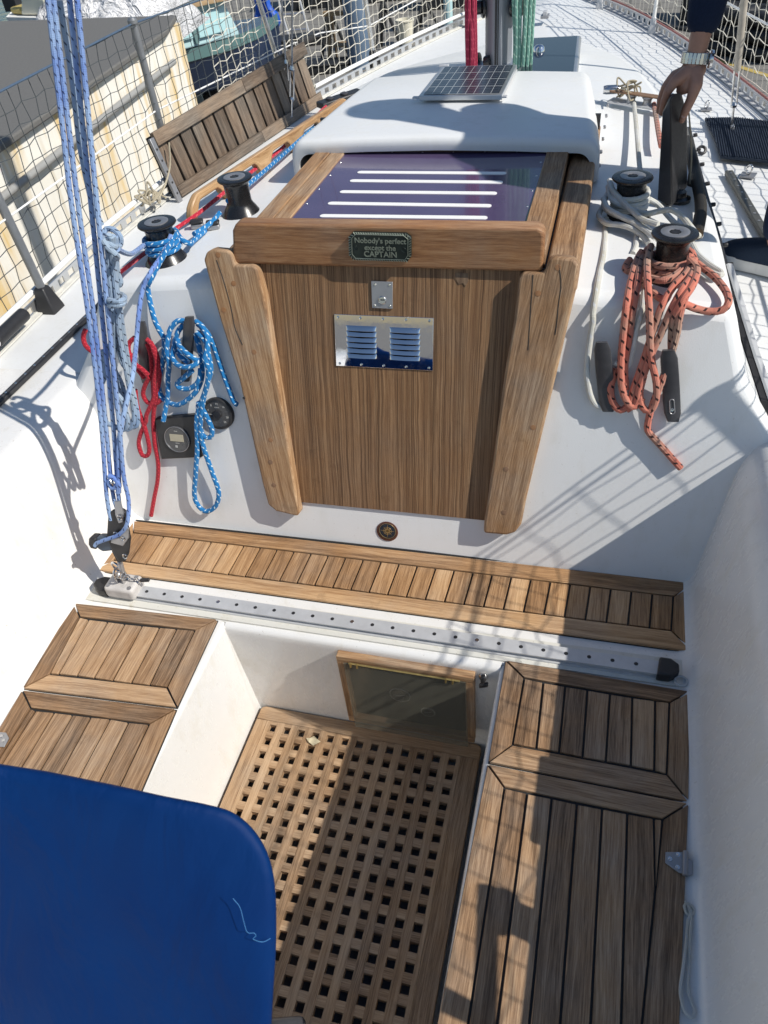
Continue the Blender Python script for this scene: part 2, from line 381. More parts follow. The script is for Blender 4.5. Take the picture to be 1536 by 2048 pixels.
    def build(s, name, mats, parent=None, smooth=True, angle=38, bevel=0, seg=2, merge=False, subsurf=0, recalc=False):
        me = bpy.data.meshes.new(name); me.from_pydata([tuple(p) for p in s.v], [], s.f)
        for m in (mats if isinstance(mats, (list, tuple)) else [mats]): me.materials.append(m)
        ul = me.uv_layers.new(name='UVMap'); at = me.attributes.new('pv', 'FLOAT', 'FACE')
        li = 0
        for fi, p in enumerate(me.polygons):
            p.material_index = s.mi[fi]; at.data[fi].value = s.pv[fi]
            for k, l in enumerate(p.loop_indices): ul.data[l].uv = s.uv[fi][k]
        if merge or recalc:
            bm = bmesh.new(); bm.from_mesh(me)
            if merge: bmesh.ops.remove_doubles(bm, verts=bm.verts, dist=.0003)
            if recalc: bmesh.ops.recalc_face_normals(bm, faces=bm.faces)
            bm.to_mesh(me); bm.free()
        if smooth:
            me.shade_smooth()
            try: me.set_sharp_from_angle(angle=R(angle))
            except Exception: pass
        o = bpy.data.objects.new(name, me); col.objects.link(o)
        if parent is not None: o.parent = parent; o.matrix_parent_inverse = parent.matrix_basis.inverted()
        if bevel:
            b = o.modifiers.new('bevel', 'BEVEL'); b.width = bevel; b.segments = seg; b.limit_method = 'ANGLE'; b.angle_limit = R(35)
        if subsurf:
            b = o.modifiers.new('sub', 'SUBSURF'); b.levels = subsurf; b.render_levels = subsurf
        return o
def tag(o, label=None, cat=None, group=None, kind=None):
    if label: o['label'] = label
    if cat: o['category'] = cat
    if group: o['group'] = group
    if kind: o['kind'] = kind
    return o
def thing(name, label, cat, loc=(0, 0, 0), group=None):
    o = bpy.data.objects.new(name, None); col.objects.link(o); o.location = loc; o.empty_display_size = .05
    return tag(o, label, cat, group)
def structure(name, mb, mats, **k):
    o = mb.build(name, mats, **k); o['kind'] = 'structure'; return o
def text_mesh(txt, size, origin, ux, uy, mat, name, parent, depth=.001, align='CENTER'):
    cu = bpy.data.curves.new(name, 'FONT'); cu.body = txt; cu.size = size; cu.extrude = depth/2; cu.align_x = align; cu.align_y = 'CENTER'
    cu.space_line = .95; cu.offset = size*.012
    t = bpy.data.objects.new(name, cu); col.objects.link(t); bpy.context.view_layer.update()
    me = bpy.data.meshes.new_from_object(t.evaluated_get(bpy.context.evaluated_depsgraph_get())); bpy.data.objects.remove(t)
    ux = Vector(ux).normalized(); uy = Vector(uy).normalized(); uz = ux.cross(uy)
    mt = Matrix((ux, uy, uz)).transposed().to_4x4(); mt.translation = Vector(origin)+uz*(depth/2)
    me.transform(mt); me.materials.clear(); me.materials.append(mat)
    o = bpy.data.objects.new(name, me); col.objects.link(o)
    if parent is not None: o.parent = parent; o.matrix_parent_inverse = parent.matrix_basis.inverted()
    return o
def round_poly(pts, rad, seg=5):
    """2D polyline with rounded inner corners; pts [(x,z)], rad per point"""
    out = []
    for i, p in enumerate(pts):
        r = rad[i]
        if r <= 0 or i in (0, len(pts)-1): out.append(p); continue
        p = Vector(p); a = Vector(pts[i-1]); b = Vector(pts[i+1])
        d1 = (a-p); d2 = (b-p); k = min(r, d1.length*.49, d2.length*.49)
        s_, e = p+d1.normalized()*k, p+d2.normalized()*k
        for j in range(seg+1):
            t = j/seg; q = s_*(1-t)**2+p*2*t*(1-t)+e*t*t; out.append((q.x, q.y))
    return out
def shrink(poly, d):
    """inset a convex-ish planar polygon by d (in 3D)"""
    n = len(poly); nn = Vector((0, 0, 0))
    for i in range(n): nn += poly[i].cross(poly[(i+1) % n])
    nn.normalize(); out = []
    for i in range(n):
        a, p, b = poly[i-1], poly[i], poly[(i+1) % n]
        e1 = (p-a).normalized(); e2 = (b-p).normalized(); n1 = nn.cross(e1); n2 = nn.cross(e2)
        m = (n1+n2); m = m/max(.15, (1+n1.dot(n2))); out.append(p+m*d)
    return out
exec_parts = []
# ------------------------------------------------------------ cockpit moulding
def rel(p): return (p[0]+XC, p[1])
WELL_L, WELL_R, ZS = -.3155, .3185, -.405
left = [(-1.12, .352), (-.93, .357), (-.80, .358), (-.762, .30), (-.712, .0)]
lrad = [0, .0, .05, .12, .045]
wl = [(WELL_L, 0), (WELL_L+.003, ZS), (WELL_R-.036, ZS), (WELL_R, 0)]
right = [(.703, .0), (.752, .30), (.79, .358), (.93, .357), (1.12, .352)]
prof_well = [rel(p) for p in round_poly(left+wl+right, lrad+[.012, .03, .03, .012]+[.045, .12, .05, 0, 0])]
prof_flat = [rel(p) for p in round_poly(left+[(WELL_L, 0), (WELL_R, 0)]+right, lrad+[0, 0]+[.045, .12, .05, 0, 0])]
YF = .985
mb = MB()
def cock_rows(prof, ys):
    rows = []
    for y in ys:
        row = []
        for x, z in prof:
            k = abs(x-XC)
            if k > 1.0: x = XC+math.copysign(1, x-XC)*(hb(y)-.005)
            row.append((x, y, z-.004))
        rows.append(row)
    return rows
mb.grid(cock_rows(prof_well, [-1.6, -1.0, -.5, 0, .3, .6, .8, YF-.012]))
mb.grid(cock_rows(prof_flat, [YF, 1.1, 1.2, 1.3, 1.36, 1.42]))
# front wall of the well with a rounded top edge, side ledges closing the 12 mm gap
xa, xb = XC+WELL_L, XC+WELL_R
e0 = -.004
arc = [(YF, e0), (YF-.006, e0-.002), (YF-.0105, e0-.007), (YF-.012, e0-.014), (YF-.011, e0-.03), (YF+.020, ZS-.01)]
mb.grid([[(xa-.001, y, z), (xb+.001, y, z)] for y, z in arc], flip=True)
for xt, xo, sg in ((xa+.0005, xa+.003, 1), (xb-.0005, xb-.036, -1)):
    mb.grid([[(xt, YF-.0125, -.01), (xo, YF-.0125, ZS-.004)], [(xt, YF+.022, -.01), (xo, YF+.022, ZS-.004)]], flip=sg > 0)
mb.grid([[(xa, YF-.0125, ZS-.004), (xb, YF-.0125, ZS-.004)], [(xa, YF+.022, ZS-.004), (xb, YF+.022, ZS-.004)]], flip=True)
pl = [p for p in prof_well if p[0] < xa+.02 and p[1] > -.012]; pr_ = [p for p in prof_well if p[0] > xb-.02 and p[1] > -.012]
for L_ in (pl, pr_): mb.grid([[(x, YF-.012, z-.004) for x, z in L_], [(x, YF, z-.004) for x, z in L_]])
cock = structure('cockpit', mb, M['gel'], angle=50, merge=True)
# side decks, foredeck
mb = MB(); rows = []
for y in [1.42, 1.6, 1.8, 2.0, 2.2, 2.4, 2.6, 2.8, 3.0, 3.2, 3.4, 3.6, 3.8, 4.0, 4.2, 4.4, 4.6, 4.8, 5.0, 5.2, 5.35, 5.5, 5.58]:
    h = hb(y) if y < 5.55 else .04
    rows.append([(XC+h*t, y, zdeck(XC+h*t, y)-.004) for t in (-1, -.93, -.8, -.65, -.5, -.35, -.2, 0, .2, .35, .5, .65, .8, .93, 1)])
mb.grid(rows)
structure('deck', mb, M['gelroof'], angle=60)
# topsides
mb = MB(); rows = []
for y in [-1.6, -1, -.5, 0, .5, 1.0, 1.5, 2.0, 2.5, 3.0, 3.4, 3.8, 4.2, 4.6, 5.0, 5.3, 5.5, 5.6]:
    h = hb(y) if y < 5.55 else .03; z = ze(y); rows.append([(XC-h, y, z), (XC-h*.93, y, z-.45), (XC-h*.70, y, z-.95), (XC-.02, y, z-1.25), (XC+.02, y, z-1.25), (XC+h*.70, y, z-.95), (XC+h*.93, y, z-.45), (XC+h, y, z)])
mb.grid(rows, flip=True); structure('hull', mb, M['gel'], angle=60)
# coachroof
RW = [(1.40, .690), (1.9, .672), (2.4, .625), (2.9, .555), (3.4, .465), (3.9, .36), (4.3, .24)]
RZ = [(1.40, .595), (2.9, .595), (3.3, .575), (3.8, .51), (4.2, .455), (4.35, .43)]
def roofz(x, y):
    w = _sm(RW, y); return _sm(RZ, y)+.034*(1-min(1, ((x-XC)/w))**2)
def bulk_y(z): return 1.278+.2601*z
mb = MB(); rows = []
for yi, y in enumerate([1.40, 1.5, 1.62, 1.75, 1.9, 2.1, 2.3, 2.5, 2.7, 2.9, 3.1, 3.3, 3.5, 3.7, 3.9, 4.1, 4.3]):
    w = _sm(RW, y); zt = _sm(RZ, y); row = []
    zb = -.01 if yi == 0 else .30
    fl = .135 if yi < 6 else .10
    def Q(x, z):
        if yi == 0: return (XC+x, bulk_y(z), z)
        return (XC+x, y, z)
    pts = [(-w-fl, .335 if yi else .335), (-w-.045, zt-.13), (-w, zt)]
    if yi == 0: pts = [(-w-.20, -.01)]+[(-w-.135, .335)]+pts[1:]
    else: pts = [(-w-fl, .30)]+pts
    pts = [q for q in pts]
    top = [(w*t, zt+.034*(1-t*t)) for t in (-.85, -.7, -.5, -.25, 0, .25, .5, .7, .85)]
    full = pts+top+[(-a, b) for a, b in pts[::-1]]
    rows.append([Q(*q) for q in full])
mb.grid(rows, flip=True)
mb.poly(rows[0]); mb.poly(rows[-1][::-1])
cr = mb.build('coachroof', M['gelroof'], smooth=True, angle=60, merge=True, recalc=True, bevel=.026, seg=4); cr['kind'] = 'structure'
cr.modifiers['bevel'].angle_limit = R(28)
# ------------------------------------------------------------ teak panels
def teak_panel(name, label, outer, inner, planks, cat='teak panel', mat='teak', gap=.0022, gd_in=(0, 1, 0), t=.006, group=None, parent_extra=None, z=0.):
    """outer / inner: 4 points TL TR BR BL; planks: list of quads"""
    root = thing(name, label, cat, outer[3], group)
    b = MB(); cen = sum(outer, Vector())/4
    b.prism([p+Vector((0, 0, -.0015)) for p in shrink(outer, .0008)], (0, 0, -.004)); b.build('caulking', M['caulk'], root, smooth=False)
    b = MB(); o, n = outer, inner
    def fixz(P): return [Vector((p.x, p.y, z+t-.002)) for p in P]
    for i in range(4):
        j = (i+1) % 4; q = [o[i], o[j], n[j], n[i]]
        b.prism(fixz(shrink(q, gap if False else .0018)), (0, 0, -t+.0), gd=o[j]-o[i])
    b.build('border', M[mat], root, bevel=.0008, seg=1)
    b = MB()
    for q in planks: b.prism(fixz(shrink(q, gap)), (0, 0, -t), gd=gd_in if gd_in else q[1]-q[0])
    b.build('planking', M[mat], root, bevel=.0008, seg=1)
    return root
def ccw(P):
    n = Vector((0, 0, 0))
    for i in range(len(P)): n += P[i].cross(P[(i+1) % len(P)])
    return P if n.z > 0 else P[::-1]
def zq(*px): return ccw([PZ(*p) for p in px])
def lerp(a, b, t): return a+(b-a)*t
def seam_planks(top, bot):
    """lists of pixel points along top and bottom seam ends"""
    out = []
    for i in range(len(top)-1): out.append(zq(top[i], top[i+1], bot[i+1], bot[i]))
    return out
def P4(*px): return zq(*px)
# starboard forward locker
t_ = [S3(735, 423), S3(798, 437), S3(870, 450), S3(943, 462), S3(1017, 475), S3(1090, 487), S3(1165, 497), S3(1212, 503)]
b_ = [S3(697, 642), S3(775, 655), S3(850, 668), S3(927, 685), S3(1003, 698), S3(1085, 712), S3(1162, 728), S3(1203, 740)]
teak_panel('seat_panel', 'square teak seat panel, starboard side, nearest the traveller', P4((1010, 1321), (1382, 1384), (1378, 1606), (975, 1527)),
           P4(t_[0], t_[-1], b_[-1], b_[0]), seam_planks(t_, b_), group='teak seat panels')
t_ = [S5(435, 160), S5(530, 183), S5(633, 205), S5(738, 228), S5(843, 248), S5(948, 268), S5(1058, 288), S5(1095, 293)]
def ext(a, b, v=2120): return (a[0]+(b[0]-a[0])*(v-a[1])/(b[1]-a[1]), v)
b_ = [ext(S5(435, 160), S5(285, 1140)), ext(S5(530, 183), S5(405, 1140)), ext(S5(633, 205), S5(540, 1140)), ext(S5(738, 228), S5(668, 1140)), ext(S5(843, 248), S5(795, 1140)), ext(S5(948, 268), S5(922, 1140))]
inr = (S5(1095, 293), ext(S5(1095, 293), S5(1010, 1140)))
def on(v): a, b = inr; return (a[0]+(b[0]-a[0])*(v-a[1])/(b[1]-a[1]), v)
pk = seam_planks(t_[:6], b_); pk.append(zq(t_[5], t_[6], on(1780), inr[1], b_[5])); pk.append(zq(t_[6], t_[7], on(1775)))
teak_panel('seat_panel', 'long teak locker lid, starboard side, with steel hinge on its outer edge', P4((974, 1528.5), (1378, 1607.5), (1357, 2120), (859, 2120)),
           P4(t_[0], t_[-1], inr[1], b_[0]), pk, group='teak seat panels')
t_ = [S2(352, 517), S2(393, 527), S2(475, 537), S2(550, 547), S2(627, 555), S2(702, 562), S2(777, 568), S2(857, 575)]
b_ = [S2(220, 768), S2(262, 770), S2(338, 777), S2(413, 787), S2(495, 799), S2(576, 809), S2(657, 818), S2(735, 827)]
b_[0] = S2(220, 768); b_[1] = S2(258, 770)
teak_panel('seat_panel', 'square teak seat panel, port side, beside the mainsheet car', P4((148, 1207), (437, 1240), (355, 1417), (45, 1379)),
           P4(t_[0], t_[-1], b_[-1], b_[0]), seam_planks(t_, b_), group='teak seat panels')
t_ = [S2(137, 917), S2(160, 927), S2(242, 935), S2(322, 945), S2(402, 955), S2(487, 963), S2(567, 978), S2(657, 987)]
V = 1760
b_ = [ext(S2(135, 920), S2(-60, 1200), V), ext(S2(160, 930), S2(10, 1165), V), ext(S2(240, 937), S2(97, 1175), V), ext(S2(320, 945), S2(175, 1195), V), ext(S2(400, 955), S2(260, 1215), V), ext(S2(485, 965), S2(345, 1228), V), ext(S2(565, 980), S2(432, 1248), V), ext(S2(655, 988), S2(525, 1265), V)]
b_[0] = (b_[1][0]-8, V)
teak_panel('seat_panel', 'long teak locker lid, port side, running under the blue cover', P4((45, 1381), (354.5, 1418.5), ext((354, 1418), (283, 1583), V), ext((45, 1380), (0, 1455), V)),
           P4(t_[0], t_[-1], b_[-1], b_[0]), seam_planks(t_, b_), group='teak seat panels')
# bridge deck
bo = P4((268, 1043), (1392, 1168), (1386, 1306), (188, 1142)); 
tl, tr, br, bl = [PZ(*p) for p in ((267, 1067), S3(1225, 155), S3(1218, 268), S2(500, 268))]
nb_ = 30; pk = []
xs = [tl.x+(tr.x-tl.x)*(k+.0)/nb_ for k in range(nb_+1)]
for k in range(nb_):
    a, b = k/nb_, (k+1)/nb_; pk.append(ccw([lerp(tl, tr, a), lerp(tl, tr, b), lerp(bl, br, b), lerp(bl, br, a)]))
teak_panel('bridge_deck_panel', 'long teak strip of short planks at the foot of the companionway', bo, ccw([tl, tr, br, bl]), pk, mat='teak2')
b = MB(); a, c = PZ(262, 1040, .001), PZ(1394, 1164, .001); b.tube([a, c], .0028, 6, False, False); tag(b.build('sealant_bead', M['caulk']), 'dark sealant bead along the foot of the white cabin bulkhead', 'sealant')
# ------------------------------------------------------------ cockpit grating
gr = thing('cockpit_grating', 'teak grating with square holes on the cockpit floor', 'grating', (XC, .4, -.37))
zg = -.36; cols_x = [-.686+.0389*k for k in range(13)]; rows_y = [.9395-.0383*k for k in range(26)]; hs = .0095
x0, x1 = XC+WELL_L+.012, XC+WELL_R-.042; y1, y0 = YF+.0125, -.10
b = MB()
# frame with rounded front corners
gx0, gx1, gy1, gy0 = cols_x[0]-.0195, cols_x[-1]+.0195, rows_y[0]+.0195, rows_y[-1]-.02
b.prism([(x0+.012, y1, zg), (x1-.012, y1, zg), (x1-.003, y1-.004, zg), (x1, y1-.012, zg), (x1, gy1+.0, zg), (x0, gy1, zg), (x0, y1-.012, zg), (x0+.003, y1-.004, zg)], (0, 0, -.02), gd=(1, 0, 0), pv=.6)
b.prism([(x0, gy1-.0008, zg), (gx0-.0005, gy1-.0008, zg), (gx0-.0005, gy0, zg), (x0, gy0, zg)], (0, 0, -.02), gd=(0, 1, 0), pv=.75)
b.prism([(gx1+.0005, gy1-.0008, zg), (x1, gy1-.0008, zg), (x1, gy0, zg), (gx1+.0005, gy0, zg)], (0, 0, -.02), gd=(0, 1, 0), pv=.3)
b.build('frame', M['teakgrate'], gr, bevel=.0015)
b = MB()
for k in range(len(cols_x)+1):
    xa_ = cols_x[k-1]+hs if k else gx0; xb_ = cols_x[k]-hs if k < len(cols_x) else gx1
    b.prism([(xa_, gy1-.001, zg-.0003), (xa_, gy0, zg-.0003), (xb_, gy0, zg-.0003), (xb_, gy1-.001, zg-.0003)], (0, 0, -.016), gd=(0, 1, 0))
for k in range(len(rows_y)+1):
    ya = rows_y[k-1]-hs if k else gy1-.001; yb = rows_y[k]+hs if k < len(rows_y) else gy0
    # cross bars, in pieces between the long bars so their tops lie just under them
    b.prism([(gx0, ya, zg-.0009), (gx0, yb, zg-.0009), (gx1, yb, zg-.0009), (gx1, ya, zg-.0009)], (0, 0, -.016), gd=(1, 0, 0))
b.build('lattice', M['teakgrate'], gr, smooth=False)
# leaf on grating, dark tray below
b = MB(); lp = [PZ(u, v, zg+.003) for u, v in ((612, 1476), (620, 1478), (628, 1472), (634, 1479), (641, 1483), (634, 1489), (626, 1491), (618, 1486))]
for i, p in enumerate(lp): p.z += .004*(i % 2)
b.poly(lp); b.v += [p-Vector((0, 0, .001)) for p in lp]; b.face(list(range(8, 16))[::-1])
tag(b.build('leaf', simple('dry leaf', (.60, .53, .36), .6), smooth=False), 'small pale dry leaf lying on the cockpit grating', 'leaf')
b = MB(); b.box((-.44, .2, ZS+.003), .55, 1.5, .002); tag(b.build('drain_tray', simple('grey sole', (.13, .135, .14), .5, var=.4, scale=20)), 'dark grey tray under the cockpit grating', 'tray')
# small plastic end seen at bottom of picture
b = MB(); a0, a1 = PZ(530, 2052, -.26), PZ(618, 2045, -.26); a2 = PZ(560, 2180, -.26)
b.box((a0+a1)/2+Vector((0, -.02, 0)), (a1-a0).length, .06, .03, a1-a0); tag(b.build('foot_brace', M['greypl'], bevel=.012, seg=4), 'dark grey rounded plastic block beside the blue cover', 'plastic block')
# ------------------------------------------------------------ traveller
tr_ = thing('traveller_track', 'perforated aluminium mainsheet traveller track across the cockpit', 'traveller track', (XC, 1.02, 0))
ty = 1.022; tx0, tx1 = -1.06, .205
b = MB()
sec = [(-.0185, .0), (-.0185, .004), (-.012, .005), (-.010, .012), (-.0165, .0135), (-.0165, .0165), (.0165, .0165), (.0165, .0135), (.010, .012), (.012, .005), (.0185, .004), (.0185, 0)]
b.prism([(tx0, ty+a, c) for a, c in sec], (tx1-tx0, 0, 0)); b.build('rail', M['aludull'], tr_, smooth=False, recalc=True)
b = MB()
for k in range(27):
    x = -.545-.0468*10+.0468*k
    if tx0 < x < tx1-.02: b.lathe((x, ty+.001, .0162), [(.0042, 0), (.0042, .0008), (.0001, .0009)], 14)
b.split('hole', M['blackpl'], tr_)
b = MB()
for k in (5, 12, 18, 26):
    b.lathe((-.545-.0468*10+.0468*k, ty+.001, .0166), [(.0044, 0), (.0042, .0012), (.0001, .0014)], 14)
b.split('screw', M['steel'], tr_)
b = MB(); b.prism([(-1.118, 1.045, .0008), (-1.118, .985, .0008), (.262, .995, .0008), (.262, 1.062, .0008)], (0, 0, -.004)); b.build('bedding_plate', M['geldirty'], tr_)
def endstop(cx, s):
    b = MB(); P = [(cx+s*a, ty+c_, 0) for a, c_ in ((-.015, -.022), (.010, -.022), (.028, -.008), (.028, .010), (.012, .022), (-.010, .022))]
    b.prism([Vector(p)+Vector((0, 0, .026)) for p in P], (0, 0, -.026)); b.build('end_stop', M['blackpl'], tr_, bevel=.004, seg=3)
endstop(-1.078, -1); endstop(.212, 1)
b = MB(); q = PZ(1362, 1362, .006); b.torus(q, .0115, .0028, (0, 0, 1), 6, 20); tag(b.build('rubber_ring', simple('clear ring', (.45, .47, .48), .3)), 'small translucent ring lying behind the right end of the traveller', 'ring')
# ledge strip between track and well
# ------------------------------------------------------------ mainsheet car
car = thing('mainsheet_car', 'grey plastic traveller car with shackle at left end of track', 'traveller car', (-1.02, ty, .02))
cx = -1.0225
b = MB(); b.box((cx, ty, .026), .078, .056, .036); b.build('body', M['carwhite'], car, bevel=.009, seg=4)
b = MB()
for sx in (-.028, .028):
    for sy in (-.018, .018): b.lathe((cx+sx, ty+sy, .0435), [(.0055, 0), (.0055, .001), (.0045, .0014), (.0001, .0012)], 14)
b.split('screw', M['satin'], car)
b = MB()
for sx in (-.009, .009): b.box((cx+sx, ty+.002, .053), .004, .022, .03)
b.split('fork', M['steel'], car, bevel=.0015)
b = MB(); b.torus((cx, ty+.002, .072), .012, .003, (1, 0, .2), 8, 20, 1.4); b.torus((cx+.004, ty+.0, .092), .011, .0026, (.2, 1, 0), 8, 20, 1.5); b.split('shackle', M['steel'], car)
b = MB()
for k in range(3): b.torus((cx+.018+.012*k, ty+.004, .056-.004*k), .008, .0018, (.3, 1, .6*(k % 2)), 6, 16)
b.split('chain_link', M['steel'], car)
b = MB(); b.box((cx+.06, ty+.006, .052), .025, .008, .008, (1, .1, .15)); b.build('pin_lanyard', M['blackpl'], car, bevel=.002)
# ------------------------------------------------------------ companionway
wb = thing('washboard', 'brown teak-veneer companionway board between pale frame posts', 'washboard', PB(781, 1020))
b = MB(); q = [PB(u, v, .006) for u, v in ((508, 520), (1046, 530), (972, 1041), (590, 1003))]; b.prism(q, -NBV*.012, gd=BUP, pv=.5); b.build('panel', M['ply'], wb)
b = MB(); q = [PB(u, v, .0075) for u, v in ((910, 545), (935, 547), (937, 562), (931, 573), (926, 566), (918, 569), (911, 557))]; b.prism(q, -NBV*.002, gd=BUP); b.build('repair_patch', teak('patch', (.09, .05, .03), (.16, .10, .06), (.25, .17, .1)), wb)
# lock
lk = thing('door_lock', 'square satin steel lock plate with keyhole above the louvred vent', 'lock', PB(765, 590))
def pbox(name, px, o1, th, mat, parent, bevel=.001, gd=None):
    b = MB(); b.prism([PB(u, v, o1) for u, v in px], -NBV*th, gd=gd or BX); return b.build(name, mat, parent, bevel=bevel)
pbox('plate', ((742, 562), (785, 564), (785, 618), (744, 616)), .010, .004, M['satin'], lk, .0008)
def disc(name, u, v, off, r, h, mat, parent, sides=24, prof=None):
    b = MB(); b.lathe(PB(u, v, off), prof or [(r, 0), (r, h*.7), (r*.85, h), (.0001, h)], sides, NBV); return b.build(name, mat, parent)
disc('cylinder', 765, 600, .010, .0085, .0035, M['steel'], lk)
b = MB(); c = PB(765, 600, .0137); b.box(c, .009, .0022, .0006, BX, BUP, NBV); b.build('keyhole', M['blackpl'], lk)
for u, v in ((750, 569), (779, 570), (750, 611), (780, 612)): disc('screw', u, v, .010, .0024, .0014, M['steel'], lk, 12)
# louvred vent
vt = thing('louvred_vent', 'polished steel vent with two columns of louvres on the washboard', 'vent', PB(768, 690))
vq = ((668, 628), (867, 636), (866, 742), (672, 732))
pbox('plate', vq, .0085, .0022, M['mirror'], vt, .001)
def bil(q, a, b_): 
    A, B, C, D = [Vector(p) for p in q]; return (A*(1-a)+B*a)*(1-b_)+(D*(1-a)+C*a)*b_
VQ = [PB(u, v, .0085) for u, v in vq]
b = MB()
for a0_, a1_ in ((.12, .43), (.565, .87)):
    for k in range(6):
        t0 = .20+.105*k; rows = []
        for j in range(7):
            t = j/6; h = .0062*math.sin(math.pi*min(1, t*.62+.0)) if t < 1 else .0062
            h = .0065*(t**.7)
            rows.append([bil(VQ, a0_+(.035 if e in (0,) else 0)*(0)+(a1_-a0_)*e_, t0+.088*t)+NBV*(h*math.sin(math.pi*min(max(e_, .0), 1))**.35 if 0 < e_ < 1 else 0) for e, e_ in enumerate((0, .02, .06, .12, .5, .88, .94, .98, 1))])
        b.grid(rows, flip=True)
lv = b.split('louvre', M['mirror'], vt, angle=70)
b = MB()
for a0_, a1_ in ((.12, .43), (.565, .87)):
    for k in range(6): 
        t0 = .20+.105*k+.0895; b.prism([bil(VQ, a0_+.01, t0)+NBV*.0012, bil(VQ, a1_-.01, t0)+NBV*.0012, bil(VQ, a1_-.01, t0+.011)+NBV*.0006, bil(VQ, a0_+.01, t0+.011)+NBV*.0006], -NBV*.001)
b.split('slot', M['blackpl'], vt)
b = MB()
for i in range(5):
    for t in (.055, .945): b.lathe(bil(VQ, .04+.23*i, t), [(.0030, 0), (.0026, .0018), (.0001, .0022)], 12, NBV)
b.split('screw', M['steel'], vt)
# frame posts
def post(name, label, px, scr, mat='teaktrim', cracks=()):
    r_ = thing(name, label, 'door post', PB(*px[0]))
    b = MB(); b.prism([PB(u, v, .030) for u, v in px], -NBV*.032, gd=BUP-BX*(.14 if px[0][0] < 800 else -.14), pv=random.random()); b.build('post', M[mat], r_, bevel=.006, seg=3)
    for u, v, k in scr: disc('plug', u, v, .0302, .006 if k else .0058, .0004 if not k else .0006, M['teakred'] if not k else M['rust'], r_, 16)
    for cpx in cracks:
        b = MB(); b.tube([PB(u, v, .0300) for u, v in cpx], .0009, 6); b.build('crack', M['caulk'], r_)
    return r_
post('door_post', 'pale weathered teak post left of the washboard', [(407, 520), (412, 505), (424, 498), (455, 501), (463, 508), (469, 530), (505, 530), (514, 538), (528, 590), (562, 800), (598, 1028), (594, 1033), (552, 1023), (536, 1010), (524, 965), (478, 760), (440, 640)],
     [(436, 510, 0), (467, 567, 0), (447, 620, 0), (508, 704, 0), (541, 880, 0), (541, 924, 1), (548, 970, 1)], cracks=[[(433, 520), (447, 560), (461, 610), (470, 655), (485, 690)]])
post('door_post', 'pale cracked teak post right of the washboard', [(1037, 556), (1046, 545), (1088, 546), (1098, 518), (1112, 513), (1148, 517), (1158, 530), (1152, 580), (1110, 760), (1052, 1000), (1042, 1050), (1030, 1066), (1012, 1071), (967, 1067), (968, 1045), (986, 920), (1010, 740), (1028, 640)],
     [(1076, 587, 0), (1116, 535, 0), (1012, 938, 1), (1008, 1025, 1), (1066, 855, 0)], cracks=[[(1118, 530), (1122, 570), (1117, 610), (1113, 650), (1110, 670)], [(1066, 550), (1060, 640), (1056, 700)]])
# sill emblem
cr_ = thing('compass_emblem', 'small round compass rose medallion on the white sill', 'emblem', PB(775, 1062))
disc('ring', 775, 1062, -.001, .0270, .004, simple('medal rim', (.10, .035, .02), .4), cr_, 40)
disc('disc', 775, 1062, .002, .0225, .0016, simple('medal blue', (.012, .022, .035), .35), cr_, 40)
b = MB(); c = PB(775, 1062, .0038)
for k in range(16):
    a = k*math.pi/8; L_ = .0185 if k % 4 == 0 else .0145 if k % 2 == 0 else .009
    d = BX*math.sin(a)+BUP*math.cos(a); e = BX*math.cos(a)-BUP*math.sin(a)
    b.prism([c+e*.0018, c+d*L_, c-e*.0018], -NBV*.0005)
b.torus(c, .0205, .0005, NBV, 5, 36); b.torus(c, .010, .0004, NBV, 5, 30)
b.build('star', simple('dull gold', (.35, .24, .10), .4, .4), cr_, smooth=False)
# hatch slider
hz = .690
sl = thing('sliding_hatch', 'teak framed sliding hatch with dark purple tinted window', 'hatch', (XC, 1.7, hz))
SY0, SY1 = 1.445, 2.12
b = MB(); xL, xR = XC-.326, XC+.326
gl = [PZ(u, v, hz) for u, v in ((575, 446), (1050, 453), (1092, 312), (686, 312))]
gL0, gR0, gR1, gL1 = gl
yb_ = 2.06
def gx(p0, p1, y): return p0.x+(p1.x-p0.x)*(y-p0.y)/(p1.y-p0.y)
midL = lambda y: lerp(xL, gx(gL0, gL1, y), .52)
b.prism([(xL, 1.46, hz+.006), (midL(1.46)-.001, 1.46, hz+.006), (midL(yb_)-.001, yb_, hz+.006), (xL, yb_, hz+.006)], (0, 0, -.04), gd=(0, 1, 0), pv=.55)
b.prism([(midL(1.46)+.001, 1.46, hz+.004), (gx(gL0, gL1, 1.46), 1.46, hz+.004), (gx(gL0, gL1, yb_), yb_, hz+.004), (midL(yb_)+.001, yb_, hz+.004)], (0, 0, -.04), gd=(0, 1, 0), pv=.95)
b.prism([(gx(gR0, gR1, 1.46), 1.46, hz+.005), (xR, 1.46, hz+.005), (xR, yb_, hz+.005), (gx(gR0, gR1, yb_), yb_, hz+.005)], (0, 0, -.04), gd=(0, 1, 0), pv=.4)
b.prism([(gL1.x-.002, yb_-.028, hz+.0045), (gR1.x, yb_-.028, hz+.0045), (gR1.x, yb_, hz+.0045), (gL1.x-.002, yb_, hz+.0045)], (0, 0, -.03), gd=(1, 0, 0), pv=.5)
b.build('side_frame', M['teaktrim'], sl, bevel=.002)
b = MB(); b.prism([(gL0.x-.012, 1.455, hz), (gR0.x+.012, 1.455, hz), (gR1.x+.012, yb_, hz), (gL1.x-.012, yb_, hz)], (0, 0, -.008)); b.build('window', M['tint'], sl)
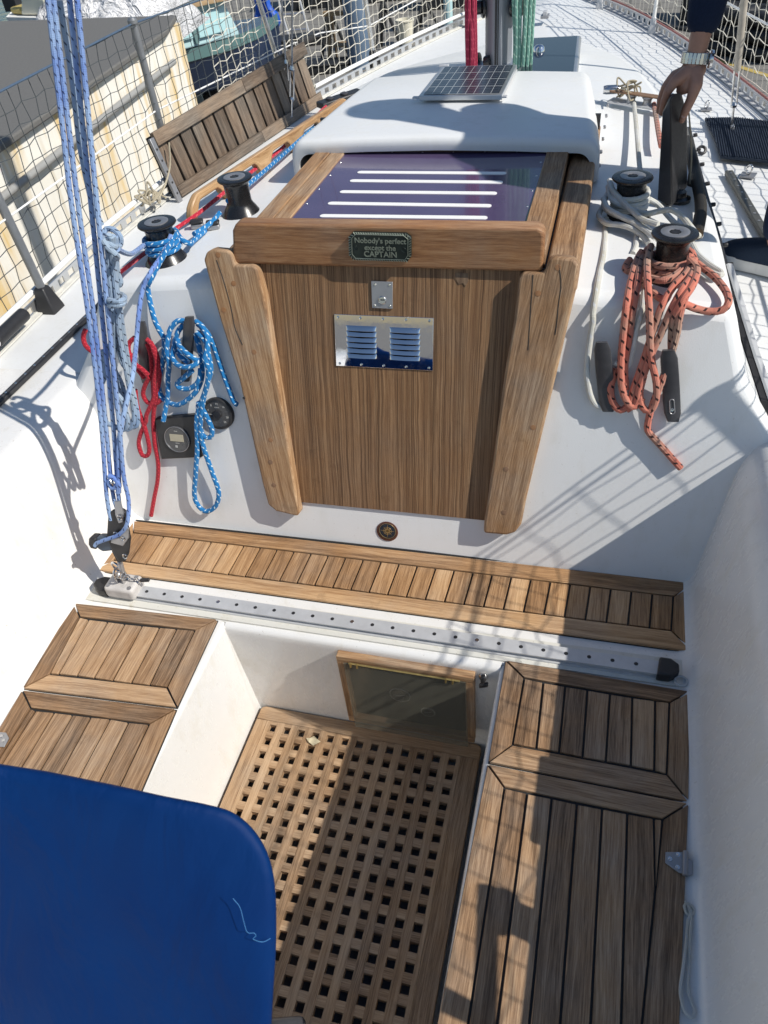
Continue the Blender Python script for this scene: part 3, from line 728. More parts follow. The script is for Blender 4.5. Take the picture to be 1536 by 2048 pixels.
for u0, v0, u1, v1 in ((715, 344, 1013, 346), (700, 361, 1006, 364), (680, 383, 994, 386), (656, 406, 983, 411), (640, 431, 975, 435)):
    b = MB(); a, c = PZ(u0, v0, hz+.0012), PZ(u1, v1, hz+.0012); w = .0085; P = []
    for k in range(9): t = math.pi/2+math.pi*k/8; P.append(a+Vector((w+w*math.cos(t), w*math.sin(t), 0)))
    for k in range(9): t = -math.pi/2+math.pi*k/8; P.append(c+Vector((-w+w*math.cos(t), w*math.sin(t), 0)))
    b.prism(P, (0, 0, -.002)); b.build('tread_strip', M['whiteline'], sl)
b = MB()
for k in range(7):
    for P0, P1, s in ((gL0, gL1, -1), (gR0, gR1, 1)):
        y = 1.50+.09*k; b.lathe((gx(P0, P1, y)-s*.008, y, hz), [(.003, 0), (.0024, .001), (.0001, .0013)], 10)
for k in range(6): b.lathe((XC-.2+.08*k, yb_-.036, hz), [(.003, 0), (.0024, .001), (.0001, .0013)], 10)
b.split('screw', M['steel'], sl)
# beam (aft edge of slider)
bq = [PY(u, v, 1.432) for u, v in ((466, 528), (464, 462), (469, 451), (478, 447), (1074, 456), (1086, 463), (1089, 474), (1084, 545))]
b = MB(); b.prism(bq, (0, .036, 0), gd=(1, 0, 0), pv=.45); b.build('aft_beam', M['teakred'], sl, bevel=.006, seg=3)
# plaque
pq = thing('brass_plaque', 'dark green rope-edged plaque with raised lettering on the hatch beam', 'plaque', PY(760, 495, 1.42))
Pp = lambda u, v, y=1.4255: PY(u, v, y)
rim = [(706, 465), (812, 468), (822, 476), (822, 513), (815, 524), (706, 520), (698, 511), (697, 474)]
b = MB(); b.prism([Pp(*p, 1.4235) for p in rim], (0, .009, 0)); b.build('plate', M['plaque'], pq, bevel=.0015)
def inset(c, pts, k): return [(c[0]+(u-c[0])*k, c[1]+(v-c[1])*(k-.03)) for u, v in pts]
b = MB(); b.tube([Pp(*p, 1.4230) for p in inset((760, 494), rim, .90)], .0008, 6, True, False)
b.build('inner_rim', M['plaquehi'], pq)
b = MB(); oc = [Pp(*p, 1.4235) for p in inset((760, 494), rim, .97)]
for i in range(8):
    a, c = oc[i], oc[(i+1) % 8]; n = max(1, int((c-a).length/.0048))
    for k in range(n):
        p = lerp(a, c, k/n); d = (c-a).normalized(); up = d.cross(Vector((0, 1, 0)))
        b.tube([p+up*.0022-d*.001, p-up*.0022+d*.002], .0009, 5, False, False)
b.build('rope_edge', M['plaquehi'], pq)
ux = Pp(822, 495)-Pp(697, 491); uy = Vector((0, 0, 1))
for s, u, v, sz in (("Nobody's perfect", 760, 482, .0150), ("except the", 760, 496, .0150), ("CAPTAIN", 761, 509, .0165)):
    text_mesh(s, sz, Pp(u, v, 1.4232), ux, uy, M['plaquehi'], 'lettering', pq, .0014)
b = MB(); b.torus(Pp(711, 495, 1.4230), .0045, .0006, (0, 1, 0), 5, 16, 1.2); b.torus(Pp(808, 500, 1.4230), .0045, .0006, (0, 1, 0), 5, 16, 1.2); b.split('emblem', M['plaque'], pq)
# rails of the hatch on the roof
for s, lab in ((-1, 'teak hatch runner on the port side of the sliding hatch'), (1, 'wide teak hatch runner on the starboard side of the sliding hatch')):
    b = MB(); xa_ = XC+s*.330; xb_ = XC+s*(.392 if s > 0 else .385); zt = .672 if s > 0 else .648
    b.prism([(xa_, 1.436, zt), (xb_-s*.012, 1.436, zt), (xb_, 1.452, zt), (xb_, 2.3, zt), (xa_, 2.3, zt)], (0, 0, -.075), gd=(0, 1, 0), pv=.4)
    tag(b.build('hatch_runner', M['teaktrim'], bevel=.008, seg=3), lab, 'hatch runner')
# hood over the hatch
hd = thing('hatch_hood', 'white moulded hatch hood with rounded edges ahead of the sliding hatch', 'hatch hood', (XC, 2.3, .75))
hy0 = 2.005; hy1 = 2.66; HW = .396
b = MB(); rows = []
hy1 = 2.625
ys = [(hy0, 0, 0), (hy0+.001, .003, .008), (hy0+.005, .006, .016), (hy0+.012, .0072, .0195), (hy0+.03, .0078, .0215), (2.2, .0075, .023), (2.4, .007, .024), (hy1-.03, .001, .024), (hy1-.008, -.003, .018), (hy1, -.007, .004), (hy1+.004, -.009, -.10)]
for y, dw, dz in ys:
    w = HW-.006+dw-.052*(y-hy0)/(hy1-hy0); zt = .704+dz; row = []
    base = .628 if y < 2.1 else .60
    pr2 = round_poly([(-w-.004, base), (-w, zt-.022), (-w+.02, zt-.001), (-w*.5, zt+.005), (0, zt+.008), (w*.5, zt+.005), (w-.02, zt-.001), (w, zt-.022), (w+.004, base)], [0, .015, .022, 0, 0, 0, .022, .015, 0], 4)
    rows.append([(XC+.004+x, y, max(z, base)) for x, z in pr2])
b.grid(rows, flip=True)
# inner face, aft opening
w = HW-.03; rim_o = rows[0]; rim_i = [(XC+(p[0]-XC)*(1-.030), hy0+.002, p[2]-(.012 if p[2] > .62 else 0)) for p in rim_o]; rim_j = [(p[0], hy0+.25, p[2]) for p in rim_i]
b.grid([rim_j, rim_i, rim_o], flip=True)
b.build('moulding', M['gelroof'], hd, angle=55, merge=True)
b = MB()
for k in range(6): b.lathe((XC+HW+.004, 2.06+.1*k, .645), [(.005, -.002), (.005, .003), (.003, .005), (.0001, .005)], 12, (1, 0, .1))
b.split('bolt', M['satin'], hd)
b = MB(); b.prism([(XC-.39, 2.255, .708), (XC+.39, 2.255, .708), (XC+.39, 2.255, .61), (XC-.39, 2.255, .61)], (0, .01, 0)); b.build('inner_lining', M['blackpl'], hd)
# ------------------------------------------------------------ winches
def winch(base, label, dark='black', h=.112, s=1.):
    t = thing('winch', label, 'winch', base, 'black sheet winches on the coachroof')
    b = MB(); pr = [(.053, 0), (.054, .006), (.052, .016), (.046, .024), (.040, .034), (.0345, .042), (.0315, .05), (.031, .075), (.032, .092), (.036, .099), (.043, .103), (.0445, .1055), (.0435, .1085), (.036, .110), (.030, .1095)]
    b.lathe(base, [(r*s, z) for r, z in pr], 40); b.build('drum', M[dark], t, angle=60)
    b = MB(); b.lathe(base+Vector((0, 0, .1085)), [(.0275*s, 0), (.0275*s, .0022), (.0255*s, .003), (.0135*s, .0028), (.011*s, .0015), (.0105*s, -.004), (.0001, -.004)], 32); b.build('top_ring', M['satin'], t)
    b = MB(); b.lathe(base+Vector((0, 0, .1100)), [(.0095*s, 0), (.0095*s, .0003), (.0001, .0003)], 8)
    for k in range(8):
        a = math.pi*k/4; b.box(base+Vector((math.cos(a)*.0085, math.sin(a)*.0085, .1102)), .004, .0035, .001, (math.cos(a), math.sin(a), 0))
    b.build('socket', M['blackpl'], t)
    return t
WA, WB_, WC, WD = Vector((-.99, 1.545, .588)), Vector((-.908, 1.815, .592)), Vector((.132, 1.545, .588)), Vector((.047, 1.83, .592))
winch(WA, 'black winch with bright blue rope wrapped on it, port side, nearest the cockpit')
winch(WB_, 'bare black winch on the port side beside the hatch frame')
winch(WC, 'black winch wrapped in salmon pink rope on the starboard side')
winch(WD, 'black winch wrapped in loose white rope on the starboard side')
wX = winch(Vector((.425, .40, .356)), 'large black sheet winch on the starboard coaming, just outside the picture', s=.85, h=.13)
b = MB(); b.box((.42, .62, .375), .05, .10, .035); b.box((.42, .62, .405), .03, .17, .016); tag(b.build('jam_cleat', M['blackpl'], bevel=.005), 'black horn cleat on the starboard coaming beside the large winch', 'cleat')
b = MB(); b.box((.43, .33, .478), .024, .21, .018, (1, .12, 0)); b.lathe((.44, .24, .48), [(.016, 0), (.018, .06), (.012, .09), (.0001, .092)], 16); b.build('handle', M['alu'], wX, bevel=.004)
# ------------------------------------------------------------ horn cleats on bulkhead
def cleat(label, top, bot, w, rot=0, slot=False):
    t = thing('rope_hook', label, 'rope hook', PB(*bot), 'black rope hooks screwed to the cabin bulkhead')
    T, B = Vector(top+(0,)), Vector(bot+(0,)); n = 9; rows = []
    for i in range(n+1):
        k = i/n; u, v = top[0]+(bot[0]-top[0])*k, top[1]+(bot[1]-top[1])*k
        off = .044-.030*min(1, k/.62) if k < .62 else .014
        c = PB(u, v, off); ax = (PB(top[0]+10, top[1], off)-PB(top[0], top[1], off)).normalized(); ww = w*(.92+.08*math.sin(math.pi*k)); th = .012
        if i in (0, n): ww *= .72
        r = []
        for q in range(12):
            a = 2*math.pi*q/12; cx_, sx_ = math.cos(a), math.sin(a)
            r.append(c+ax*(math.copysign(abs(cx_)**.35, cx_)*ww/2)+NBV*(math.copysign(abs(sx_)**.5, sx_)*th/2))
        rows.append(r+[r[0]])
    b = MB(); b.grid(rows); b.poly(rows[0][:-1]); b.poly(rows[-1][:-1][::-1]); b.build('horn', M['greypl'], t, recalc=True, merge=True, angle=50)
    b = MB(); k = .74; c = PB(top[0]+(bot[0]-top[0])*k, top[1]+(bot[1]-top[1])*k, .006); d = (PB(*bot)-PB(*top)).normalized()
    b.box(c, w*.8, .045, .013, d.cross(NBV), d, NBV); b.build('foot', M['blackpl'], t, bevel=.003)
    if slot:
        k = .80; c = PB(top[0]+(bot[0]-top[0])*k, top[1]+(bot[1]-top[1])*k, .0203)
        P = []
        for j in range(20):
            a = 2*math.pi*j/20; P.append(c+d.cross(NBV)*(math.cos(a)*.0045)+d*(math.sin(a)*.0045+math.copysign(.011, math.sin(a))))
        b = MB(); b.tube(P, .0012, 6, True, False); b.build('slot_rim', M['satin'], t)
        b = MB(); b.lathe(c+d*.006-NBV*.0002, [(.004, 0), (.0036, .0015), (.0001, .001)], 12, NBV); b.build('screw', M['steel'], t)
    return t
cleat('grey plastic rope hook holding the red rope', (282, 643), (292, 765), .026)
cleat('grey plastic rope hook holding the bright blue rope coil', (379, 633), (372, 762), .027)
cleat('black plastic rope hook left of the salmon rope, under the white cord', (1203, 684), (1216, 822), .034)
cleat('black plastic rope hook with oval slot, right of the salmon rope', (1337, 700), (1346, 842), .034, slot=True)
# ------------------------------------------------------------ instruments
ga = thing('round_gauge', 'round black dial gauge with white numbers beside the blue rope', 'gauge', PB(437, 826))
c = PB(438, 826)
b = MB(); b.lathe(c, [(.0405, 0), (.0405, .005), (.038, .009), (.034, .0095), (.0335, .007), (.0001, .0065)], 48, NBV); b.build('bezel', M['blackpl'], ga)
b = MB(); b.lathe(c+NBV*.0068, [(.0330, 0), (.0330, .0004), (.0001, .0006)], 40, NBV); b.build('dial', M['gaugeface'], ga)
b = MB(); b.lathe(c+NBV*.007, [(.0115, 0), (.0115, .004), (.010, .005), (.0001, .005)], 8, NBV); b.build('hub', M['blackpl'], ga, smooth=False)
for s, a in (('4', 200), ('8', 235), ('12', 285-15), ('16', 312), ('20', 15), ('24', 48)):
    r_ = R(a); p = c+NBV*.0078+BX*(math.cos(r_)*.0255)-BUP*(math.sin(r_)*.0255); text_mesh(s, .0068, p, BX, BUP, M['ink'], 'numeral', ga, .0004)
text_mesh('KNOTS', .0036, c+NBV*.0078+BUP*.0165, BX, BUP, M['ink'], 'caption', ga, .0004)
b = MB(); b.box(c+NBV*.0085-BX*.018-BUP*.0015, .020, .0012, .0008, BX-BUP*.05, None, NBV); b.build('needle', M['ink'], ga)
sq = thing('log_display', 'square black instrument with round face and blank beige screen', 'instrument', PB(360, 875))
sqp = ((311, 838), (384, 829), (402, 903), (396, 919), (322, 918))
b = MB(); q = [PB(u, v, .018) for u, v in ((308, 838), (392, 830), (404, 915), (322, 919))]; b.prism(q, -NBV*.022); b.build('case', M['blackpl'], sq, bevel=.003)
c = PB(355, 878, .018)
b = MB(); b.lathe(c, [(.0345, 0), (.0345, .003), (.032, .004), (.031, .0028), (.0001, .0026)], 44, NBV); b.build('face', simple('instrument face', (.075, .075, .078), .3), sq)
b = MB(); b.torus(c+NBV*.0035, .033, .0009, NBV, 6, 44); b.build('face_ring', M['satin'], sq)
b = MB(); b.box(c+NBV*.0034+BUP*.004, .037, .019, .0012, BX, BUP, NBV); b.build('screen', M['lcd'], sq, bevel=.001)
text_mesh('knots', .0040, c+NBV*.0032+BUP*.022, BX, BUP, M['ink'], 'caption', sq, .0004)
text_mesh('marine', .0040, c+NBV*.0032-BUP*.0095, BX, BUP, M['ink'], 'caption', sq, .0004)
b = MB(); b.box(c+NBV*.0032-BUP*.019-BX*.004, .006, .006, .0006, BX, BUP, NBV); b.build('button', M['ink'], sq)
disc('vent_hole', 488, 796, .0305, .0035, .001, M['blackpl'], None).name = 'screw_eye'
tag(bpy.data.objects['screw_eye'], 'small black eyelet on the left companionway post', 'eyelet')
# ------------------------------------------------------------ engine panel
ep = thing('engine_panel', 'wood framed engine instrument panel under a smoky tilted cover', 'engine panel', PY(810, 1400, YF-.012))
yw = YF-.012
def PYw(u, v, o=0.): return PY(u, v, yw-o)
O = [PYw(*p, .018) for p in ((671, 1312), (948, 1357), (943, 1483), (683, 1441))]; O = [Vector((p.x, p.y, p.z)) for p in O]
zt_, zb_ = (O[0].z+O[1].z)/2, max(-.353, (O[2].z+O[3].z)/2); xl_, xr_ = O[0].x, O[1].x
fw = .020
for nm, (a, b_, c_, d_) in {'frame_top': (xl_, xr_, zt_, zt_-fw), 'frame_bottom': (xl_, xr_, zb_+fw, zb_), 'frame_left': (xl_, xl_+fw, zt_-fw-.0005, zb_+fw+.0005), 'frame_right': (xr_-fw, xr_, zt_-fw-.0005, zb_+fw+.0005)}.items():
    b = MB(); b.prism([(a, yw-.018, c_), (b_, yw-.018, c_), (b_, yw-.018, d_), (a, yw-.018, d_)], (0, .019, 0), gd=(1, 0, 0) if 'top' in nm or 'bot' in nm else (0, 0, 1)); b.build(nm, M['teaktrim'], ep, bevel=.002)
b = MB(); b.prism([(xl_+fw, yw-.003, zt_-fw), (xr_-fw, yw-.003, zt_-fw), (xr_-fw, yw-.003, zb_+fw), (xl_+fw, yw-.003, zb_+fw)], (0, .002, 0)); b.build('backing', M['darkstuff'], ep)
b = MB(); b.prism([(xl_+.003, yw+.0012, zt_-.003), (xr_-.003, yw+.0012, zt_-.003), (xr_-.003, yw+.0012, zb_+.003), (xl_+.003, yw+.0012, zb_+.003)], (0, .026, 0)); b.build('housing', M['teaktrim'], ep)
for u, v, r_ in ((800, 1390, .024), (856, 1424, .016)):
    p = PYw(u, v, .004); b = MB(); b.torus(p, r_, .0016, (0, 1, 0), 6, 32); b.build('dial_ring', M['satin'], ep)
    b = MB(); b.lathe(p, [(r_-.001, 0), (r_-.001, .001), (.0001, .001)], 30, (0, -1, 0)); b.build('dial', M['gaugeface'], ep)
    b = MB(); b.box(p+Vector((0, -.002, 0)), r_*1.1, .0008, .001, (1, 0, .4)); b.build('needle', M['ink'], ep)
b = MB(); cv = [(xl_+.017, yw-.022, zt_-.016), (xr_-.017, yw-.022, zt_-.016), (xr_-.013, yw-.034, zb_+.006), (xl_+.022, yw-.034, zb_+.006)]; b.prism(cv, (0, .0025, 0)); b.build('smoked_cover', M['acryl'], ep, smooth=False)
b = MB()
b.tube([(xl_+.03, yw-.022, zt_-.013), (xr_-.03, yw-.022, zt_-.013)], .0022, 8, False, False); b.build('hinge_pin', M['brass'], ep)
b = MB()
for x in (xl_+.035, xl_+.05, xr_-.06, xr_-.045): b.box((x, yw-.024, zt_-.016), .003, .006, .012)
b.split('hinge_knuckle', M['brass'], ep)
ks = thing('ignition_key', 'black plastic key in its switch beside the engine panel', 'key', PYw(965, 1365))
b = MB(); b.lathe(PYw(967, 1352), [(.010, 0), (.010, .004), (.0075, .008), (.0001, .008)], 20, (0, -1, 0)); b.build('switch', M['steel'], ks)
b = MB(); p = PYw(966, 1358, .016); b.box(p, .010, .012, .022, (1, 0, .2)); b.box(p+Vector((.002, -.004, -.016)), .022, .008, .013, (1, 0, .5)); b.build('key_bow', M['blackpl'], ks, bevel=.003)
# lid hinge and cord, starboard
hg = thing('lid_hinge', 'steel butterfly hinge on outer edge of the starboard locker lid', 'hinge', PZ(*S5(1150, 465)))
def zprism(name, px, z, th, mat, parent, bevel=.0006):
    b = MB(); b.prism([PZ(u, v, z) for u, v in px], (0, 0, -th)); return b.build(name, mat, parent, bevel=bevel)
zprism('leaf', [S5(1108, 425), S5(1185, 425), S5(1185, 515), S5(1165, 512), S5(1107, 470)], .0075, .002, M['satin'], hg)
zprism('leaf', [S5(1200, 450), S5(1222, 462), S5(1222, 520), S5(1200, 525)], .0065, .002, M['satin'], hg)
b = MB(); b.tube([PZ(*S5(1192, 424), .009), PZ(*S5(1190, 524), .009)], .0045, 12, False, False); b.build('knuckle', M['satin'], hg)
for x, y in ((1160, 437), (1126, 455), (1158, 490)):
    b = MB(); b.lathe(PZ(*S5(x, y), .0075), [(.0045, 0), (.004, .0012), (.0015, .0012), (.0001, .0004)], 12); b.build('screw', M['steel'], hg)
hg2 = thing('lid_hinge', 'grey hinge leaf with two screws at the left picture edge on port locker lid', 'hinge', PZ(5, 1480))
zprism('leaf', [(-12, 1463), (12, 1465), (18, 1476), (8, 1494), (-14, 1492)], .0075, .002, M['satin'], hg2)
for u, v in ((3, 1472), (7, 1481)):
    b = MB(); b.lathe(PZ(u, v, .0075), [(.0038, 0), (.0034, .0012), (.0001, .0012)], 12); b.build('screw', M['steel'], hg2)
def rope(name, label, strands, r, mat, f, group=None, sides=9):
    root = None; t = thing(name, label, 'rope' if 'cord' not in name else 'cord', f(strands[0][0]), group) if len(strands) > 1 else None
    for s in strands:
        b = MB(); b.tube([f(p) for p in s], r, sides); o = b.build('strand' if t else name, M[mat], t)
    return t if t else tag(o, label, 'rope', group)
tcord = [S5(*p) for p in ((1190, 630), (1200, 650), (1215, 670), (1210, 690), (1200, 730), (1195, 800), (1180, 920), (1170, 1000), (1178, 1060), (1195, 1100), (1218, 1115), (1230, 1090), (1215, 1050), (1200, 990), (1205, 900), (1210, 780), (1215, 700), (1200, 655))]
rope('thin_cord', 'thin knotted white cord on the ledge beside starboard locker lid', [tcord, [S5(*p) for p in ((1185, 650), (1195, 680), (1215, 690), (1228, 670), (1215, 650), (1195, 640), (1185, 655))]], .0024, 'ropewhite', lambda p: PZ(p[0], p[1], .004+.003*random.random()), sides=6)
# ------------------------------------------------------------ bulkhead ropes
def RP(off):
    def f(p):
        o = p[2] if len(p) > 2 else off
        a = PB(p[0], p[1], o); c = PZ(p[0], p[1], .602+o)
        return c if a.z > .602+o else a
    return f
def cb(l): return [CB(*p[:2])+tuple(p[2:]) for p in l]
def c6(l): return [C6(*p[:2])+tuple(p[2:]) for p in l]
def co_(l): return [CO(*p[:2])+tuple(p[2:]) for p in l]
def cw(l): return [CW(*p[:2])+tuple(p[2:]) for p in l]
blue = [c6([(1010, 240, .06), (945, 345, .045), (880, 470, .02), (865, 520, .012)])+cb([(350, 190, .02), (440, 370, .025), (500, 440, .03)]),
 cb([(660, 215, .028), (590, 215, .03), (520, 290, .035), (490, 400, .04), (478, 520, .045), (500, 640, .045), (492, 800, .035), (490, 950, .03), (472, 1080, .028), (442, 1240, .032)]),
 cb([(650, 255, .026), (590, 330, .03), (555, 480, .035), (535, 580, .045), (590, 665, .055), (690, 690, .06), (780, 655, .055), (830, 600, .045)]),
 cb([(590, 400, .035), (600, 460, .045), (680, 545, .055), (760, 600, .055), (800, 640, .04)]),
 cb([(585, 520, .03), (630, 585, .042), (700, 645, .045)]),
 cb([(770, 215, .028), (840, 270, .03), (895, 380, .04), (890, 520, .05), (865, 600, .055), (905, 700, .05), (895, 860, .045), (850, 1000, .04), (800, 1150, .035), (785, 1250, .035)])+c6([(1155, 1440, .03), (1145, 1600, .025), (1138, 1730, .02), (1165, 1795, .018), (1210, 1822, .018), (1262, 1790, .018), (1280, 1710, .02), (1240, 1590, .022), (1190, 1440, .028), (1172, 1330, .034), (1185, 1200, .038)])+cb([(880, 900, .04), (930, 720, .045), (905, 560, .045), (880, 430, .04), (790, 330, .03)]),
 cb([(740, 720, .045), (660, 790, .042), (590, 850, .035), (600, 892, .034), (680, 912, .034), (760, 880, .036), (815, 810, .04), (825, 700, .035)]),
 cb([(455, 400, .03), (450, 560, .025), (415, 740, .022), (392, 850, .02), (420, 980, .02), (500, 1050, .022), (600, 1072, .03), (700, 1015, .034), (790, 920, .036), (840, 780, .03), (835, 600, .026), (800, 440, .026), (770, 340, .026)]),
 cb([(790, 240, .022), (880, 320, .018), (950, 450, .012), (1030, 680, .010), (1100, 870, .010), (1165, 1040, .012), (1200, 1070, .014)]),
 c6([(1160, 1180, .04), (1205, 1260, .032), (1240, 1340, .028), (1232, 1388, .026), (1190, 1380, .028), (1165, 1300, .034), (1160, 1200, .036)])]
rope('blue_rope', 'bright blue rope with white flecks coiled on the right-hand port hook', blue, .0062, 'ropeblue', RP(.03))
red = [cb([(150, 385, .03), (95, 440, .03), (90, 530, .034), (150, 650, .05), (220, 705, .055), (290, 770, .05)]),
 cb([(270, 400, .03), (320, 450, .034), (345, 520, .036), (375, 640, .03), (350, 830, .028), (345, 1000, .025), (270, 1180, .024)])+c6([(855, 1290, .022), (822, 1370, .02), (812, 1430, .02), (832, 1492, .02), (862, 1495, .02), (874, 1450, .02), (850, 1340, .022), (805, 1210, .024), (792, 1110, .03)]),
 cb([(120, 560, .028), (170, 690, .045), (250, 800, .04)]),
 cb([(300, 790, .025), (255, 880, .022), (238, 970, .02), (285, 1050, .02), (370, 1060, .022), (430, 1010, .02)]),
 c6([(880, 830, .03), (915, 900, .03), (935, 1010, .025), (915, 1150, .022), (898, 1260, .018), (903, 1400, .014), (925, 1540, .012), (922, 1640, .012), (903, 1740, .01), (884, 1848, .01)]),
 cb([(275, 440, .028), (315, 560, .022), (330, 760, .02), (340, 900, .02), (350, 1060, .022)])]
rope('red_rope', 'dark red rope looped on a hook beside the pale blue mainsheet', red, .0056, 'red', RP(.03))
rope('red_rope_end', 'short loop of red rope behind the mainsheet at far left of bulkhead', [c6([(500, 760, .01), (488, 800, .01), (500, 850, .012), (545, 890, .012), (600, 905, .01)])], .006, 'red', RP(.01))
orange = [co_([(470, 590, .05), (440, 640, .04), (405, 760, .03), (378, 900, .03), (360, 1060, .03), (345, 1250, .028), (352, 1400, .026), (392, 1490, .024), (430, 1500, .022), (470, 1450, .02)]),
 co_([(500, 580, .045), (462, 650, .04), (440, 800, .03), (412, 950, .022), (395, 1090, .02), (368, 1260, .016), (372, 1400, .014)]),
 co_([(520, 560, .06), (498, 660, .05), (503, 800, .04), (512, 980, .036), (520, 1200, .035), (553, 1370, .03), (545, 1480, .026), (510, 1528, .024), (468, 1500, .022), (455, 1420, .02), (478, 1320, .016)]),
 co_([(750, 620, .05), (735, 710, .045), (660, 790, .035), (590, 900, .03), (535, 1050, .028), (480, 1220, .024), (425, 1380, .02), (395, 1480, .018), (345, 1522, .018), (300, 1480, .018), (285, 1390, .018), (318, 1280, .014)]),
 co_([(775, 640, .05), (755, 740, .045), (700, 820, .04), (640, 930, .034), (585, 1060, .03), (520, 1200, .028), (455, 1380, .024), (430, 1480, .02), (380, 1520, .016)]),
 co_([(745, 640, .06), (790, 700, .05), (765, 790, .045), (705, 880, .042), (655, 980, .034), (640, 1090, .022), (640, 1170, .012)]),
 co_([(720, 860, .04), (690, 960, .038), (668, 1090, .032), (620, 1250, .028), (565, 1400, .026), (530, 1490, .022), (508, 1570, .016), (502, 1640, .012), (550, 1700, .010), (600, 1755, .010), (650, 1812, .010), (695, 1862, .010)]),
 co_([(520, 750, .03), (600, 762, .035), (680, 720, .04), (735, 660, .045)]),
 co_([(745, 610, .03), (800, 670, .02), (890, 740, .015), (955, 820, .012), (975, 890, .012), (940, 935, .012), (870, 945, .012), (790, 930, .014), (715, 900, .03)]),
 co_([(600, 880, .012), (550, 850, .012), (490, 790, .012), (475, 720, .012), (500, 650, .014)]),
 co_([(400, 640, .02), (372, 680, .014), (385, 710, .014), (430, 690, .02)])]
for k in range(3):
    z = .052+.0115*k; orange.append(('ring', WC, z-.02, .037))
def ringed(strands): return strands
t_or = rope('salmon_rope', 'salmon pink rope with black flecks hanging in long loops from a winch', [s for s in orange if not isinstance(s, tuple)], .0072, 'ropeorange', RP(.03))
def wraps(winc, zs, r0, r, mat, parent, tilt=.0, turns=3, name='wrap'):
    b = MB(); P = []
    for i in range(turns*20+1):
        a = 2*math.pi*i/20+1; P.append(winc+Vector((math.cos(a)*(r0), math.sin(a)*(r0), zs+(r*2.05)*i/20+tilt*math.sin(a))))
    b.tube(P, r, 9, False, False); return b.build(name, M[mat], parent)
wraps(WC, .034, .041, .0072, 'ropeorange', t_or, turns=2)
t_bl = bpy.data.objects['blue_rope']
wraps(WA, .040, .0385, .0062, 'ropeblue', t_bl, turns=3)
b = MB(); ar = [C6(1030, 180)+(.095,), C6(1055, 230)+(.055,), C6(1100, 255)+(.03,), C6(1150, 230)+(.022,), C6(1195, 180)+(.02,)]
b.tube([WA+Vector((.028, .028, .07)), WA+Vector((.045, .015, .06)), WA+Vector((.055, .03, .045)), PZ(*C6(1120, 250), .622), PZ(*C6(1200, 180), .618)], .0062, 9); b.build('strand', M['ropeblue'], t_bl)
# tail strand of bright blue rope to the inboard block
white = [cw([(240, 250, .07), (270, 330, .07), (340, 410, .06), (430, 500, .055), (520, 570, .05), (640, 610, .05)]),
 cw([(230, 300, .055), (260, 400, .055), (360, 460, .05), (480, 510, .045), (560, 520, .05), (650, 500, .055), (745, 490, .06), (830, 540, .055), (900, 620, .045), (955, 690, .03), (985, 700, .02)]),
 cw([(190, 400, .05), (230, 480, .05), (330, 540, .045), (430, 590, .04), (530, 650, .035), (620, 720, .03)]),
 cw([(175, 480, .03), (155, 540, .03), (220, 600, .03), (320, 612, .03), (420, 640, .03), (500, 690, .022), (560, 760, .015)]),
 cw([(235, 340, .05), (205, 400, .045), (200, 470, .04), (290, 530, .04), (400, 560, .04), (500, 620, .035), (600, 690, .03)]),
 cw([(215, 560, .025), (205, 680, .012), (190, 860, .014), (160, 1000, .014), (135, 1150, .014), (105, 1350, .014)])+co_([(182, 1000, .014), (160, 1150, .016), (146, 1300, .016), (165, 1430, .014), (200, 1490, .012), (235, 1505, .01)]),
 cw([(530, 370, .05), (545, 420, .045), (520, 480, .04), (430, 465, .045), (350, 440, .05)]),
 cw([(560, 400, .05), (640, 450, .035), (740, 560, .02), (830, 650, .014), (900, 740, .012), (960, 850, .012), (1060, 940, .012), (1150, 1000, .012), (1140, 1025, .012), (1050, 990, .012), (950, 920, .012), (880, 850, .014)]),
 cw([(470, 650, .02), (462, 720, .012), (455, 790, .01), (430, 850, .01)]),
 cw([(470, 600, .03), (560, 660, .03), (650, 740, .02), (740, 830, .014)]),
 co_([(480, 830, .014), (470, 930, .016), (440, 1040, .018), (415, 1150, .016), (385, 1260, .012), (330, 1250, .02), (310, 1240, .02)])]
t_w = rope('white_rope', 'loose white braided rope tumbling off a starboard winch', white, .0062, 'ropewhite', RP(.03))
wraps(WD, .038, .0375, .0062, 'ropewhite', t_w, turns=3)
# ------------------------------------------------------------ mainsheet
NS = np.array([0, .9787, -.2055])
def PS(u, v, off=0.): return plane(u, v, np.array([0, 1.0, 0])+NS*off, NS)
NSV = Vector(NS)
ms = thing('mainsheet', 'pale blue mainsheet of parallel ropes running up from the traveller car', 'rope', (-1.02, 1.02, .12))
def up(P):  # carry the rope on to the boom
    d = (P[0]-P[1]).normalized(); k = (3.32-P[0].z)/d.z; return [P[0]+d*k]+P
rs = .0046
S_ = {'a': [(96, 0), (142, 400), (178, 639), (202, 844), (213, 990), (222, 1040)], 'b': [(107, 0), (155, 400), (189, 639), (211, 844), (221, 950), (228, 1000), (240, 1030)],
      'c': [(139, 0), (181, 400), (205, 639), (226, 844), (236, 985), (244, 1040)], 'd': [(154, 0), (193, 400), (217, 639), (238, 844), (247, 950), (257, 1000), (255, 1045), (240, 1068), (215, 1078), (194, 1086), (190, 1092)]}
for k, s in S_.items():
    b = MB(); P = up([PS(u, v, -.004 if k in 'bc' else -.012) for u, v in s])
    if k == 'd': P = P[:-5]+[PS(u, v, -.028) for u, v in s[-5:]]
    b.tube(P, rs, 9, step=.05 if k != 'd' else .02); b.build('part', M['ropesheet'], ms)
CMf = lambda l: [CM(*p[:2])+tuple(p[2:]) for p in l]
def fs(p): return PS(p[0], p[1], (p[2] if len(p) > 2 else .02))
coil = thing('sheet_coil', 'grey blue coil of mainsheet tail tied into a long hank', 'rope', PS(215, 480))
